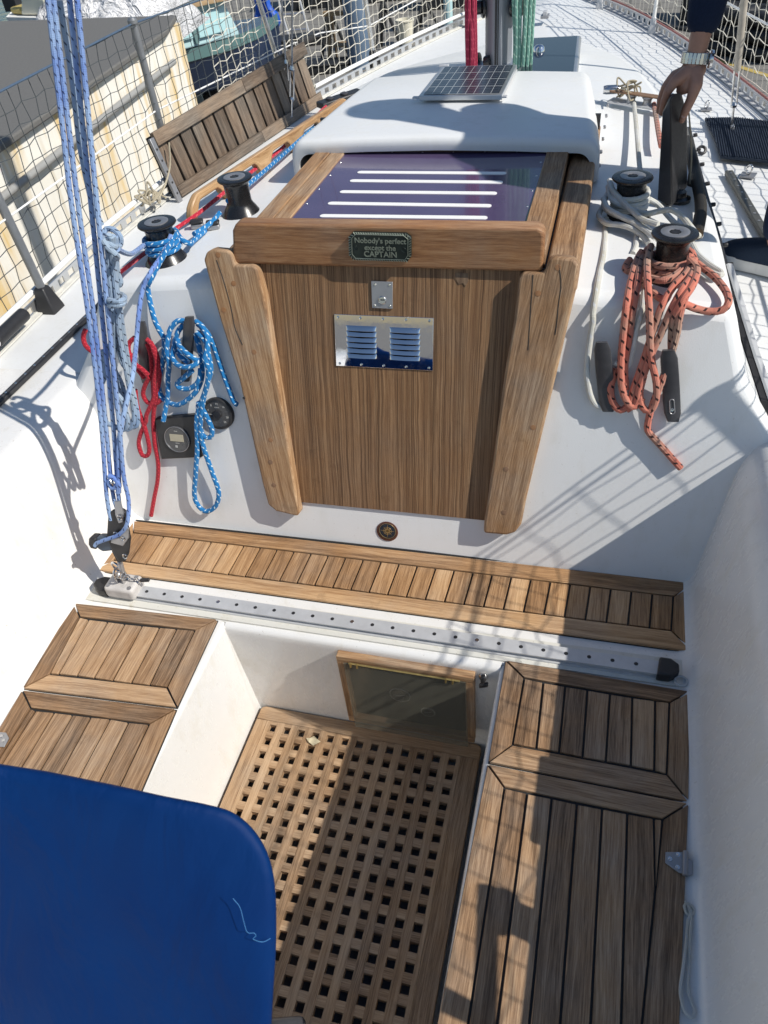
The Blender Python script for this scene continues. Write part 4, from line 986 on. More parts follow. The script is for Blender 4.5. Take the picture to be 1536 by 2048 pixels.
hank = [[(119, 0, .01), (145, 160, .01), (160, 290, .01), (183, 400, .012), (203, 450, .02)],
 CMf([(150, 200, .02), (175, 155, .03), (240, 165, .03), (290, 220, .03), (285, 290, .03), (230, 300, .0), (160, 240, .0), (140, 230, .01)]),
 CMf([(150, 250, -.01), (190, 310, -.014), (250, 360, -.014), (265, 390, .0), (240, 400, .02)]),
 CMf([(200, 200, .0), (190, 370, .01), (190, 520, .015), (215, 680, .02), (232, 850, .02), (240, 1050, .03), (232, 1250, .035), (245, 1450, .04), (270, 1650, .04), (310, 1780, .04), (370, 1790, .04), (402, 1700, .04), (395, 1600, .04), (360, 1440, .035), (335, 1300, .03), (300, 1120, .03), (275, 950, .025), (262, 750, .02), (240, 560, .02), (220, 370, .01), (215, 220, .0)]),
 CMf([(230, 210, .01), (232, 400, .02), (262, 650, .03), (290, 880, .03), (315, 1060, .04), (330, 1200, .045), (322, 1280, .045), (285, 1180, .05), (262, 1050, .04), (250, 880, .03), (235, 700, .03), (200, 450, .02), (180, 300, .01)]),
 CMf([(250, 220, .02), (262, 480, .03), (285, 560, .035), (292, 600, .035), (275, 620, .035), (258, 590, .03), (255, 500, .03)]),
 CMf([(210, 800, .02), (215, 1000, .03), (240, 1300, .045), (262, 1420, .05), (300, 1560, .055), (340, 1680, .055), (375, 1770, .05), (420, 1770, .05), (432, 1700, .05), (410, 1560, .05), (370, 1380, .05), (345, 1200, .045), (310, 980, .035), (285, 800, .025)]),
 CMf([(150, 1150, .05), (130, 1320, .05), (140, 1420, .05), (170, 1300, .05), (165, 1180, .05)]),
 CMf([(250, 1500, .02), (290, 1540, .02), (325, 1620, .02), (350, 1740, .02), (330, 1790, .02), (290, 1800, .02), (240, 1770, .02), (180, 1745, .02), (165, 1700, .02)]),
 CMf([(165, 720, .0), (220, 745, -.018), (300, 745, -.014), (325, 715, .02), (290, 690, .05), (200, 700, .05), (160, 690, .03), (165, 760, .0), (230, 785, -.018), (310, 770, -.012), (325, 740, .02)]),
 CMf([(200, 1100, .06), (240, 1300, .06), (290, 1400, .065), (330, 1520, .065), (340, 1600, .065)])]
for s in hank:
    b = MB(); b.tube([fs(p) for p in s], .0052, 9); b.build('strand', M['ropegrey'], coil)
b = MB(); b.tube([fs(CM(265, 320)+(.01,)), PS(*CM(330, 352), .10), PS(*CM(395, 352), .25), WA+Vector((-.042, .01, .058))], .0052, 9); b.build('lead_to_winch', M['ropesheet'], coil)
b = MB(); b.tube([WA+Vector((.036, -.012, .085)), WA+Vector((.028, -.045, .06)), PB(*CM(540, 505), .035), PB(*CM(475, 640), .05), PB(*CM(440, 850), .075), PB(*CM(418, 1100), .10), PS(*CM(395, 1320), .06), PS(*CM(365, 1470), .03), PS(*CM(325, 1640), .01), PS(*CM(300, 1760), .0), PS(237, 900, -.01), PS(238, 985, -.008)], .0052, 9); b.build('lead_from_winch', M['ropesheet'], coil)
# mainsheet block
bk = thing('mainsheet_block', 'black fiddle block with jamming cleat shackled above the traveller car', 'block', PS(235, 1080))
K8 = lambda x, y: (170+x*.1758, 880+y*.1758)
def sprism(name, px, o0, th, mat, bevel=.002):
    b = MB(); b.prism([PS(*K8(*p), o0) for p in px], NSV*th); return b.build(name, mat, bk, bevel=bevel)
ck = [(262, 840), (320, 790), (420, 830), (490, 960), (520, 1120), (500, 1290), (460, 1380), (395, 1395), (345, 1330), (270, 1180), (245, 1100)]
sprism('cheek', ck, -.014, .004, M['blackpl']); sprism('cheek', ck, .012, .004, M['blackpl'])
sprism('centre_plate', [(330, 700), (400, 690), (440, 830), (430, 940), (380, 950), (340, 850)], -.018, .003, M['satin'])
sprism('cleat_plate', [(420, 1000), (490, 1000), (500, 1110), (430, 1210), (290, 1170), (300, 1130), (400, 1110)], -.020, .003, M['satin'])
for x, y, r_ in ((395, 885, .0075), (430, 1120, .0065), (455, 1325, .0075), (350, 1070, .006)):
    b = MB(); b.torus(PS(*K8(x, y), -.0205), r_*.75, .0016, NS, 6, 18); b.build('rivet', M['steel'], bk)
for y, r_ in ((900, .021), (1080, .017)):
    b = MB(); b.lathe(PS(*K8(370, y), -.009), [(r_, 0), (r_*.75, .006), (r_*.75, .012), (r_, .018)], 24, NS); b.build('sheave', M['black'], bk)
sprism('cleat_arm', [(110, 1130), (150, 1105), (290, 1110), (330, 1180), (310, 1265), (200, 1275), (140, 1240)], -.012, .020, simple('slate plastic', (.05, .075, .11), .45), .004)
sprism('cam_jaw', [(38, 1120), (110, 1125), (130, 1170), (125, 1250), (60, 1235), (35, 1190)], -.016, .026, M['blackpl'], .003)
sprism('strut', [(300, 1260), (345, 1270), (400, 1395), (370, 1400)], -.006, .010, M['blackpl'], .001)
b = MB(); b.torus(PS(*K8(330, 460), -.004), .011, .003, (1, .3, .3), 8, 20, 1.2); b.build('becket', M['steel'], bk)
b = MB(); b.tube([PS(*K8(*p), -.012) for p in ((270, 410), (330, 430), (370, 480), (350, 540), (300, 540), (275, 480), (320, 430), (385, 500), (375, 600))], .0056, 8); b.build('becket_knot', M['ropesheet'], bk)
b = MB(); b.box(PS(*K8(410, 1440), -.002), .010, .012, .034, (1, 0, 0), (0, 1, 0), (0, .2, 1)); b.build('swivel', M['satin'], bk, bevel=.003)
b = MB(); b.torus(PS(*K8(425, 1530), -.002), .009, .0028, (1, .2, 0), 8, 20, 2.0); b.build('lower_shackle', M['steel'], bk)
b = MB(); b.tube([(-.45, 3.02, 3.38), (-.61, 1.70, 3.38), (-.88, -.6, 3.38)], .055, 20, False, False); tag(b.build('boom', M['alu']), 'aluminium boom overhead, above the top of the picture, holding the mainsheet', 'boom')
# ------------------------------------------------------------ coachroof and deck gear
def roofp(u, v, off=0., z0=.61):
    p = PZ(u, v, z0)
    for _ in range(4):
        y = min(max(p.y, 1.4), 4.2); p = PZ(u, v, (roofz(p.x, y) if abs(p.x-XC) < _sm(RW, y) else zdeck(p.x, p.y))+off)
    return p
def deckp(u, v, off=0.):
    p = PZ(u, v, .38)
    for _ in range(3): p = PZ(u, v, zdeck(p.x, p.y)+off)
    return p
def handrail(name, label, A, B_, mat, h=.045, th=.018, feet=5, lean=0):
    """grab rail with arched gaps, between points A and B_ on the roof"""
    A, B_ = Vector(A), Vector(B_); L = (B_-A).length; d = (B_-A).normalized(); side = d.cross(Vector((0, 0, 1))).normalized(); n = 90
    top, bot = [], []
    for i in range(n+1):
        t = i/n; s = (t*(feet-1)) % 1.0 if t < 1 else 0; e = min(s, 1-s)
        hb_ = 0 if e < .12 else (h*.70)*min(1, math.sin(math.pi*min(.5, (e-.12)/.36))) 
        tt = h*min(1, .25+math.sqrt(max(0, min(t, 1-t)*14))*.9)
        top.append(A+d*(L*t)+Vector((0, 0, tt))); bot.append(A+d*(L*t)+Vector((0, 0, min(hb_, tt-.004))))
    b = MB(); rows = []
    g_ = d; base = len(b.v); pv = .5
    for i in range(n+1):
        for p in (top[i], bot[i]):
            for s_ in (-1, 1): b.v.append(p+side*(s_*th/2*(1.0 if p is top[i] else 1.25)))
    for i in range(n):
        a = base+4*i; c = a+4; u0, u1 = L*i/n, L*(i+1)/n
        for q, (va, vb) in (((0, 1), (0, .02)), ((1, 3), (0, .04)), ((3, 2), (0, .02)), ((2, 0), (0, .04))):
            b.face([a+q[0], a+q[1], c+q[1], c+q[0]], [(u0, va), (u0, vb), (u1, vb), (u1, va)], pv)
    b.face([base+0, base+2, base+3, base+1]); e = base+4*n; b.face([e, e+1, e+3, e+2])
    return tag(b.build(name, M[mat], bevel=.004, seg=2, recalc=True, angle=50), label, 'handrail')
hA = roofp(380, 446); hB = roofp(700, 226)
handrail('handrail', 'varnished teak grab rail with arched gaps along the port edge of the coachroof', hA, hB, 'varnish', .058, .018, 6)
# starboard dark rail, seen from above
b = MB(); P = [roofp(u, v, .03) for u, v in ((1374, 262), (1381, 300), (1389, 345), (1400, 395), (1401, 430), (1394, 468))]
b.tube(P, .013, 12, step=.03); 
for p in (P[0], P[2], P[4]): b.tube([p, p-Vector((0, 0, .03))], .014, 10, False, False)
o = b.build('handrail', M['darkrail'], angle=60); tag(o, 'blackened grab rail with bare brown patches on the starboard edge of the coachroof', 'handrail')
# window strip / edge trim on starboard cabin side
wt = thing('cabin_edge_trim', 'black edge trim with bolt heads running along the starboard side of the coachroof', 'edge trim', PZ(1450, 560, .47))
Wp = [PZ(1378, 262, .560), PZ(1391, 320, .545), PZ(1412, 400, .525), PZ(1435, 480, .505), PZ(1455, 560, .485), PZ(1482, 650, .460), PZ(1505, 725, .435), PZ(1534, 812, .405)]
b = MB(); w_ = .007; rows = []
for i, p in enumerate(Wp):
    k = i/(len(Wp)-1); ww = .006+.007*k; rows.append([p+Vector((-ww, 0, .012)), p+Vector((ww*.6, 0, .010)), p+Vector((ww*1.4, 0, -.045)), p+Vector((-ww, 0, -.045)), p+Vector((-ww, 0, .012))])
b.grid(rows); b.poly(rows[-1][:-1]); b.poly(rows[0][:-1][::-1]); b.build('rubber_strip', M['blackpl'], wt, recalc=True, angle=30, merge=True)
b = MB(); rows = []
for i in (4, 5, 6, 7):
    p = Wp[i] if i > 4 else lerp(Wp[3], Wp[4], .75); rows.append([p+Vector((.000, 0, .0125)), p+Vector((.004, 0, .016)), p+Vector((.013, 0, .015)), p+Vector((.017, 0, .008)), p+Vector((.017, 0, -.03))])
b.grid(rows, flip=True); b.build('metal_cover', M['aludull'], wt, angle=30)
b = MB()
for i in range(15):
    k = i/14*(len(Wp)-1); j = min(int(k), len(Wp)-2); p = lerp(Wp[j], Wp[j+1], k-j)+Vector((.018, 0, -.012)); b.lathe(p, [(.0055, -.004), (.0055, .005), (.004, .008), (.0001, .008)], 10, (1, 0, .15))
b.split('bolt', M['blackpl'], wt)
# halyards on the roof
def line(name, label, pts, r, mat, off=.012, f=None):
    b = MB(); b.tube([(f or roofp)(u, v, o) for u, v, o in pts], r, 8, step=.05); return tag(b.build(name, M[mat]), label, 'rope')
line('red_halyard', 'straight red halyard beside the port grab rail', [(652, 213, .015), (560, 300, .02), (470, 368, .022), (395, 428, .02), (350, 458, .01), (300, 498, .008), (240, 545, .008), (225, 560, -.02)], .0052, 'redline')
line('blue_halyard', 'straight blue flecked halyard running forward from the bare port winch', [(682, 206, .02), (600, 280, .026), (520, 350, .03), (455, 402, .04)], .0062, 'ropeblue')
line('blue_tail', 'short blue flecked rope between the two port winches', [(440, 425, .03), (425, 443, .02), (405, 458, .016), (388, 468, .02)], .0062, 'ropeblue')
line('white_halyard', 'straight white halyard running forward from the starboard winch', [(1268, 205, .02), (1274, 270, .028), (1279, 330, .04), (1284, 362, .06)], .0062, 'ropewhite')
line('salmon_halyard', 'straight salmon flecked halyard leading to the big winch behind the black case', [(1308, 208, .02), (1317, 265, .03), (1322, 292, .03)], .0072, 'ropeorange')
# fairlead blocks
for u, v, lab in ((396, 456, 'left of a pair of low grey fairlead blocks beside the blue winch'), (428, 458, 'right of a pair of low fairlead blocks, nearer the hatch frame')):
    t = thing('fairlead', lab, 'fairlead', roofp(u, v)); p = roofp(u, v)
    b = MB(); b.box(p+Vector((0, 0, .006)), .032, .020, .012, (1, .35, 0)); b.build('base', M['satin'], t, bevel=.004, seg=3)
    b = MB(); b.box(p+Vector((0, 0, .017)), .034, .022, .009, (1, .35, 0)); b.build('cap', M['blackpl'], t, bevel=.006, seg=3)
# rope organisers
og = thing('rope_organiser', 'metal rope organiser plate with tangled lashing, starboard of the hatch hood', 'rope organiser', roofp(1275, 200))
a, c = PZ(1220, 203, .622), PZ(1340, 222, .615)
b = MB(); b.box((a+c)/2+Vector((0, 0, .004)), (c-a).length, .045, .006, c-a); b.build('plate', M['aludull'], og, bevel=.001)
b = MB()
for k in (.35, .62, .86): b.lathe(lerp(a, c, k)+Vector((0, 0, .007)), [(.016, 0), (.012, .006), (.012, .014), (.017, .02), (.006, .022), (.0001, .022)], 20)
b.split('sheave', M['satin'], og)
b = MB(); b.prism([lerp(a, c, t)+Vector((0, dy, .032)) for t, dy in ((-.05, .02), (.95, .026), (1.0, -.006), (-.02, -.012))], (0, 0, -.004)); b.build('cover_plate', M['rust'], og, bevel=.001)
b = MB(); random.seed(3)
P = [lerp(a, c, .05+.4*random.random())+Vector(((random.random()-.5)*.03, (random.random()-.4)*.09, .01+.05*random.random())) for _ in range(22)]
b.tube(P, .0026, 6); b.build('lashing', M['ropebeige'], og)
b = MB(); b.lathe(lerp(a, c, -.02)+Vector((.0, .01, .03)), [(.011, -.02), (.013, -.01), (.013, .02), (.008, .03), (.0001, .03)], 16, (1, .1, 0)); b.build('block', M['steel'], og)
og2 = thing('rope_organiser', 'black rope organiser beside the port end of the grab rail', 'rope organiser', roofp(670, 205))
a, c = roofp(640, 218), roofp(722, 190)
b = MB(); b.box((a+c)/2+Vector((0, 0, .010)), (c-a).length, .05, .02, c-a); b.build('body', M['blackpl'], og2, bevel=.004)
b = MB()
for k in (.25, .6): b.lathe(lerp(a, c, k)+Vector((0, 0, .021)), [(.014, 0), (.014, .004), (.005, .007), (.0001, .007)], 18)
b.split('sheave', M['greypl'], og2)
# solar panel
sp = thing('solar_panel', 'small solar panel with white frame strapped on top of the hatch hood', 'solar panel', PZ(935, 160, .765))
zsp = .754; q = [PZ(u, v, zsp) for u, v in ((884, 133), (1034, 129), (1004, 190), (838, 192))]
b = MB(); b.prism(q, (0, 0, -.012)); b.build('frame', M['alu'], sp, bevel=.001)
qi = shrink(ccw(q), .010); qi = qi if qi[0].y > 0 else qi
Q4 = sorted(qi, key=lambda p: -p.y); TLs, TRs = sorted(Q4[:2], key=lambda p: p.x); BLs, BRs = sorted(Q4[2:], key=lambda p: p.x)
b = MB(); b.poly([p+Vector((0, 0, .0012)) for p in (BLs, BRs, TRs, TLs)], [(0, 0), (0, 1), (1, 1), (1, 0)]); b.build('cells', M['solar'], sp, smooth=False)
for u, v in ((836, 195), (1003, 193), (888, 131)):
    b = MB(); b.box(PZ(u, v, zsp-.006), .03, .016, .004); b.build('mounting_tab', M['aludull'], sp, bevel=.001)
# mast
mast = thing('mast', 'grey aluminium mast with a dark vertical groove, red and green ropes on either side', 'mast', (-.44, 3.2, .6))
mc = Vector((-.445, 3.20, .60))
b = MB(); pr3 = []
for k in range(32):
    a = 2*math.pi*k/32; pr3.append((math.cos(a)*.048, math.sin(a)*.062))
b.grid([[(mc.x+x, mc.y+y, z) for x, y in pr3+pr3[:1]] for z in (.58, 1, 2, 4, 8)]); b.build('tube', simple('mast grey', (.27, .29, .32), .4, .3, .08, 5), mast)
b = MB(); b.box(mc+Vector((-.002, -.0645, 3.6)), .006, .006, 7.3); b.box(mc+Vector((.006, -.0625, 3.6)), .003, .006, 7.3); b.build('luff_groove', M['blackpl'], mast)
b = MB(); b.lathe(mc+Vector((0, 0, -.01)), [(.10, 0), (.10, .015), (.075, .03), (.06, .035)], 30); b.build('collar', M['alu'], mast)
for s in (-1, 1):
    b = MB(); c = mc+Vector((s*.060, -.02, .20)); b.lathe(c, [(.026, -.012), (.034, -.01), (.034, -.002), (.022, .004), (.022, .018), (.032, .022), (.030, .026), (.0001, .027)], 26, (s, -.3, 0)); b.build('halyard_winch', M['black'], mast)
def bundle(name, label, mat, c0, wid, knot, seed, zb):
    random.seed(seed); t = thing(name, label, 'rope', c0)
    for k in range(9):
        a = (k-4)/4*wid; P = []
        for j in range(9):
            z = zb+.95*j/8; w_ = .55+.45*abs(j-2.3)/3 if knot else 1
            P.append(Vector((c0[0]+a*w_*(1 if j > 1 else .8)+random.uniform(-.003, .003), c0[1]-.025*(k % 2)+random.uniform(-.004, .004), z)))
        b = MB(); b.tube(P, .0062, 7, step=.04); b.build('strand', M[mat], t)
    if knot:
        b = MB(); c = Vector((c0[0], c0[1]-.01, zb+.30))
        for q in range(3): b.torus(c+Vector((0, 0, .014*q)), .028, .0075, (.25, .1, 1), 8, 20, .8)
        b.build('wrap', M[mat], t)
    return t
bundle('red_rope_hank', 'crimson halyard hank tied around its middle, left of the mast', 'ropered2', (mc.x-.088, mc.y-.07, .66), .024, True, 5, .60)
bundle('green_rope_hank', 'sea green halyard hank hanging right of the mast', 'ropegreen', (mc.x+.095, mc.y-.06, .66), .036, False, 9, .60)
# mast foot blocks
mf = thing('turning_block', 'black turning blocks at the foot of the mast under the red rope', 'block', roofp(950, 122))
for u, v in ((955, 118), (975, 124), (992, 120)):
    b = MB(); p = roofp(u, v, .02); b.lathe(p, [(.02, -.010), (.022, 0), (.020, .010), (.008, .012), (.0001, .012)], 18, (1, -.2, .2)); b.build('sheave', M['black'], mf)
b = MB(); b.box(roofp(972, 127, .004), .13, .03, .008); b.build('base_plate', M['satin'], mf, bevel=.001)
# forward deck hatch
dh = thing('deck_hatch', 'aluminium framed deck hatch with dark glass ahead of the hood', 'deck hatch', roofp(1110, 110))
H4 = [roofp(u, v, .03) for u, v in ((1058, 86), (1162, 88), (1157, 134), (1030, 132))]
hz_ = sum(p.z for p in H4)/4; H4 = ccw([Vector((p.x, p.y, hz_)) for p in H4])
b = MB(); b.prism(H4, (0, 0, -.03)); b.build('frame', M['alu'], dh, bevel=.010, seg=4)
b = MB(); b.prism([p+Vector((0, 0, .002)) for p in shrink(H4, .016)], (0, 0, -.004)); b.build('glass', M['darkglass'], dh)
b = MB(); b.lathe(PZ(1078, 102, hz_+.002), [(.022, 0), (.020, .012), (.012, .02), (.0001, .022)], 24); b.build('vent_knob', M['mirror'], dh)
# small deck fittings
def fitting(name, label, cat, parts):
    t = thing(name, label, cat, parts[0][1].v[0])
    for nm, bb, mt in parts: bb.build(nm, M[mt], t, bevel=.0008)
b1, b2 = MB(), MB(); p = deckp(1496, 352); b1.box(p+Vector((0, 0, .003)), .045, .045, .005, (1, -.3, 0)); b2.torus(p+Vector((0, 0, .02)), .012, .0035, (.9, .4, 0), 8, 18, 1.3)
fitting('pad_eye', 'steel pad eye on a square plate near the starboard deck track', 'pad eye', [('plate', b1, 'satin'), ('eye', b2, 'steel')])
b1, b2 = MB(), MB(); p = deckp(1412, 220); b1.box(p+Vector((0, 0, .003)), .04, .03, .005); b2.torus(p+Vector((0, 0, .02)), .010, .003, (.9, .4, 0), 8, 18, 1.6)
fitting('pad_eye', 'small upright steel eye on the deck right of the gripping hand', 'pad eye', [('plate', b1, 'satin'), ('eye', b2, 'steel')])
b = MB(); p = deckp(1404, 300, .012); b.torus(p, .012, .005, (.2, -.7, .7), 8, 20); tag(b.build('ring', M['blackpl']), 'dark rubber ring beside the starboard cabin edge', 'ring')
b1, b2 = MB(), MB(); p = PZ(1090, 35, .47); b1.box(p+Vector((0, 0, .006)), .04, .07, .012); b2.box(p+Vector((0, 0, .02)), .02, .05, .02)
fitting('deck_cleat', 'small steel fitting on the centreline of the foredeck', 'cleat', [('base', b1, 'satin'), ('horn', b2, 'aludull')])
# starboard deck track
dt = thing('deck_track', 'dark perforated sheet track on the starboard side deck', 'track', deckp(1495, 405))
a, c = deckp(1457, 345, .008), deckp(1560, 520, .008); d = (c-a); 
b = MB(); b.box((a+c)/2, d.length, .024, .016, d); b.build('rail', simple('weathered track', (.11, .11, .10), .5, .4), dt, bevel=.003)
b = MB(); 
for k in range(12): b.lathe(a+d*((k+.5)/12)+Vector((0, 0, .008)), [(.004, 0), (.0038, .0006), (.0001, .0006)], 10)
b.split('hole', M['satin'], dt)
pt = thing('port_deck_track', 'black sheet track along the port side deck', 'track', PZ(80, 720, .36)); pt.name = 'deck_track.001'
a, c = PZ(-60, 860, .362), PZ(250, 562, .362); d = c-a
b = MB(); b.box((a+c)/2, d.length, .020, .010, d); b.build('rail', M['blackpl'], pt, bevel=.002)
b = MB(); b.box((a+c)/2+Vector((0, 0, .0052)), d.length, .006, .002, d); b.build('channel', M['greypl'], pt)
b = MB()
for k in range(18): b.lathe(a+d*((k+.5)/18)+Vector((0, 0, .0062)), [(.0035, 0), (.003, .0012), (.0001, .0012)], 10)
b.split('screw', M['steel'], pt)
# ribbed mats on starboard deck
for lab, px in (('dark ribbed mat lying on the starboard side deck', [(1410, 236), (1470, 236), (1560, 250), (1560, 332), (1441, 317), (1428, 275)]),):
    mt = thing('deck_mat', lab, 'mat', deckp(1480, 280))
    P = [deckp(u, v, .010) for u, v in px]; z = max(p.z for p in P); b = MB(); b.prism([Vector((p.x, p.y, z)) for p in P], (0, 0, -.008)); b.build('base', M['matblue'], mt)
    x0_, x1_ = min(p.x for p in P), max(p.x for p in P); y0_, y1_ = min(p.y for p in P), max(p.y for p in P)
    b = MB(); n = 34
    poly2 = [(p.x, p.y) for p in P]
    def inside(x, y):
        r_ = False; j = len(poly2)-1
        for i in range(len(poly2)):
            xi, yi = poly2[i]; xj, yj = poly2[j]
            if (yi > y) != (yj > y) and x < (xj-xi)*(y-yi)/(yj-yi)+xi: r_ = not r_
            j = i
        return r_
    for i in range(n):
        x = x0_+(x1_-x0_)*(i+.5)/n; ys = [y0_+(y1_-y0_)*k/80 for k in range(81)]; ys = [y for y in ys if inside(x, y)]
        if len(ys) > 2: b.box((x, (ys[0]+ys[-1])/2, z+.001), (x1_-x0_)/n*.45, ys[-1]-ys[0], .004)
    b.build('rib', M['matblue'], mt)
# toe rails
def toerail(s, label, mat):
    t = thing('toe_rail', label, 'toe rail', (XC+s*hb(2), 2, .37), 'perforated toe rails along both deck edges')
    ys = [.2+.1*k for k in range(54)]; ys = [y for y in ys if y < 5.45]
    b = MB(); P = [Vector((XC+s*(hb(y)-.012), y, ze(y)-.004)) for y in ys]
    for off0, off1 in ((0, .012), (.032, .040)):
        rows = [[p+Vector((-s*.0025, 0, off0)), p+Vector((-s*.0025, 0, off1)), p+Vector((s*.0025, 0, off1)), p+Vector((s*.0025, 0, off0)), p+Vector((-s*.0025, 0, off0))] for p in P]; b.grid(rows, flip=s > 0)
    y = .2
    while y < 5.4:
        y2 = y+.030; p, q = Vector((XC+s*(hb(y)-.012), y, ze(y)-.004)), Vector((XC+s*(hb(y2)-.012), y2, ze(y2)-.004))
        m = (p+q)/2; b.box(m+Vector((0, 0, .022)), (q-p).length, .0046, .022, q-p); y += .062
    b.build('rail', M[mat], t, recalc=True, smooth=False)
    b = MB(); rows = [[p+Vector((-s*.022, 0, .0035)), p+Vector((-s*.022, 0, .0075)), p+Vector((s*.006, 0, .0075)), p+Vector((s*.006, 0, .0035))] for p in P]; b.grid(rows, flip=s < 0); b.build('flange', M['geldirty' if s < 0 else mat], t, smooth=False, recalc=True)
    return P
toerail(-1, 'perforated toe rail with cream bedding along the port deck edge', 'alu')
toerail(1, 'dull aluminium perforated toe rail along the starboard deck edge', 'aludull')
def edge(s, y, dz=0., inn=0.): return Vector((XC+s*(hb(y)-.012-inn), y, ze(y)+dz))
# white foot tube under port net
b = MB(); b.tube([edge(-1, y, .055) for y in [.4+.2*k for k in range(25)]], .0085, 10, step=.1); tag(b.build('net_tube', M['white']), 'white tube carrying the foot of the port net', 'tube')
b = MB(); b.tube([edge(1, y, .047, .01) for y in [.4+.2*k for k in range(25)]], .0045, 8, step=.1); tag(b.build('jack_line', M['redfaded']), 'faded red line laid along the starboard toe rail', 'rope')
b = MB(); a, c = edge(-1, 1.35, .045, .03), edge(-1, 1.62, .045, .03); b.tube([a, lerp(a, c, .45)], .016, 14, False, False); o1 = b
tbx = thing('padded_tube', 'white tube end in a black sleeve lying along the port deck edge', 'tube', a)
b.build('tube', M['white'], tbx); b = MB(); b.tube([lerp(a, c, .45), c], .019, 14, False, False); b.build('sleeve', M['blackpl'], tbx, bevel=.005)
# stanchions
def stanchion(s, base, top, label, r=.0125, mat='greypost', boot='blackpl'):
    t = thing('stanchion', label, 'stanchion', base, 'guard rail stanchions along the deck edges')
    base, top = Vector(base), Vector(top); b = MB(); b.tube([base, top], r, 14, False, False); b.lathe(top, [(r, -.004), (r*1.3, 0), (r*1.3, .010), (r*.8, .017), (.0001, .018)], 14); b.build('post', M[mat], t)
    b = MB(); rows = []
    for z, k in ((-.012, 2.3), (.0, 2.2), (.055, 1.35), (.062, 1.1)):
        d = (top-base).normalized(); rows.append([base+d*z+Vector((sx*r*k, sy*r*k, 0)) for sx, sy in ((-1, -1), (1, -1), (1, 1), (-1, 1), (-1, -1))])
    b.grid(rows, flip=True); b.poly(rows[-1][:-1]); b.build('socket', M[boot], t, bevel=.004, seg=2, recalc=True, merge=True)
    return top
tops_p, tops_s = [], []
def gx_(u, v, z): return PZ(u, v, z)
b1_ = PZ(100, 612, .365); tops_p.append(stanchion(-1, b1_, b1_+Vector((-.03, -.01, .52)), 'nearest port stanchion, grey tube in a black rubber boot'))
x2 = XC-hb(2.66)-.005; t2 = PX(266, 47, x2); stn2 = Vector((x2, t2.y+.01, ze(t2.y)+.0)); tops_p.append(stanchion(-1, stn2, t2, 'second port stanchion, grey tube standing behind the wooden gangplank'))
b3_ = Vector((XC-hb(3.4)+.0, 3.40, ze(3.4))); 
b3_ = PZ(592, 205, ze(3.4)); t3 = PZ(508, -18, .90); tops_p.append(stanchion(-1, PZ(585, 215, .385), lerp(PZ(585, 215, .385), PX(517, 0, PZ(585, 215, .385).x-.03), 1.15), 'third port stanchion beside the grey shrouds', r=.010, mat='alu'))
b4_ = PZ(749, 128, .41); t4 = PX(731, 0, b4_.x-.02); tops_p.append(stanchion(-1, b4_, lerp(b4_, t4, 1.6), 'fourth port stanchion, silver tube in black boot on the white side deck', r=.0115, mat='alu'))
b5_ = PZ(942, 50, .425); tops_p.append(stanchion(-1, b5_, b5_+Vector((0, .01, .5)), 'farthest port stanchion near the bow', r=.011, mat='alu'))
c5_ = PZ(1304, 62, .42); tops_s.append(stanchion(1, c5_, c5_+Vector((.01, 0, .52)), 'white starboard stanchion beyond the reaching arm', r=.0085, mat='white', boot='aludull'))
c6_ = PZ(1199, 15, .43); tops_s.append(stanchion(1, c6_, c6_+Vector((.01, 0, .52)), 'farthest starboard stanchion near the bow', r=.0085, mat='white', boot='aludull'))
c4_ = edge(1, 3.12); tops_s.insert(0, stanchion(1, c4_, c4_+Vector((.02, 0, .52)), 'starboard stanchion at the right picture edge in a black boot', r=.011, mat='alu'))
c3_ = edge(1, 1.3); tops_s.insert(0, stanchion(1, c3_, c3_+Vector((.02, 0, .52)), 'starboard stanchion outside the right picture edge'))
# shrouds and turnbuckles
def shroud(name, label, foot, head, r=.004):
    t = thing(name, label, 'rigging wire', foot); foot, head = Vector(foot), Vector(head); d = (head-foot).normalized()
    b = MB(); b.tube([foot+d*.30, head], r, 8, False, False); b.build('wire', M['satin'], t)
    b = MB(); b.tube([foot+d*.02, foot+d*.10], .0042, 8, False, False); b.tube([foot+d*.20, foot+d*.30], .0045, 8, False, False); b.split('stud', M['steel'], t)
    b = MB(); sd = d.cross(Vector((0, 1, 0))).normalized()
    for s in (-1, 1): b.tube([foot+d*.09+sd*(s*.008), foot+d*.21+sd*(s*.008)], .0034, 8, False, False)
    b.lathe(foot+d*.085, [(.010, 0), (.012, .008), (.008, .016)], 14, d); b.lathe(foot+d*.20, [(.008, 0), (.012, .006), (.008, .018)], 14, d); b.build('turnbuckle', M['steel'], t)
    b = MB(); b.box(foot+Vector((0, 0, .012)), .012, .03, .03); b.build('chain_plate', M['satin'], t, bevel=.002)
    return t
fR = deckp(1462, 266); sh = shroud('shroud', 'thick steel shroud with turnbuckle standing on the starboard dark mat', fR, (-.40, 3.2, 8), .0045)
b = MB(); d = (Vector((-.40, 3.2, 8))-fR).normalized(); b.tube([fR+d*.20, fR+d*.55, fR+d*1.6], .012, 12, False, False); b.build('cover_tube', simple('stained cover', (.42, .38, .32), .5, .2, .4, 40), sh)
fL = PZ(577, 230, .39); shroud('shroud', 'grey shroud with turnbuckle in front of the port gangplank', fL, (-.47, 3.2, 8), .004)
shroud('shroud', 'slimmer grey shroud just left of its twin by the port gangplank', fL+Vector((.05, -.10, 0)), (-.47, 3.2, 5), .004)
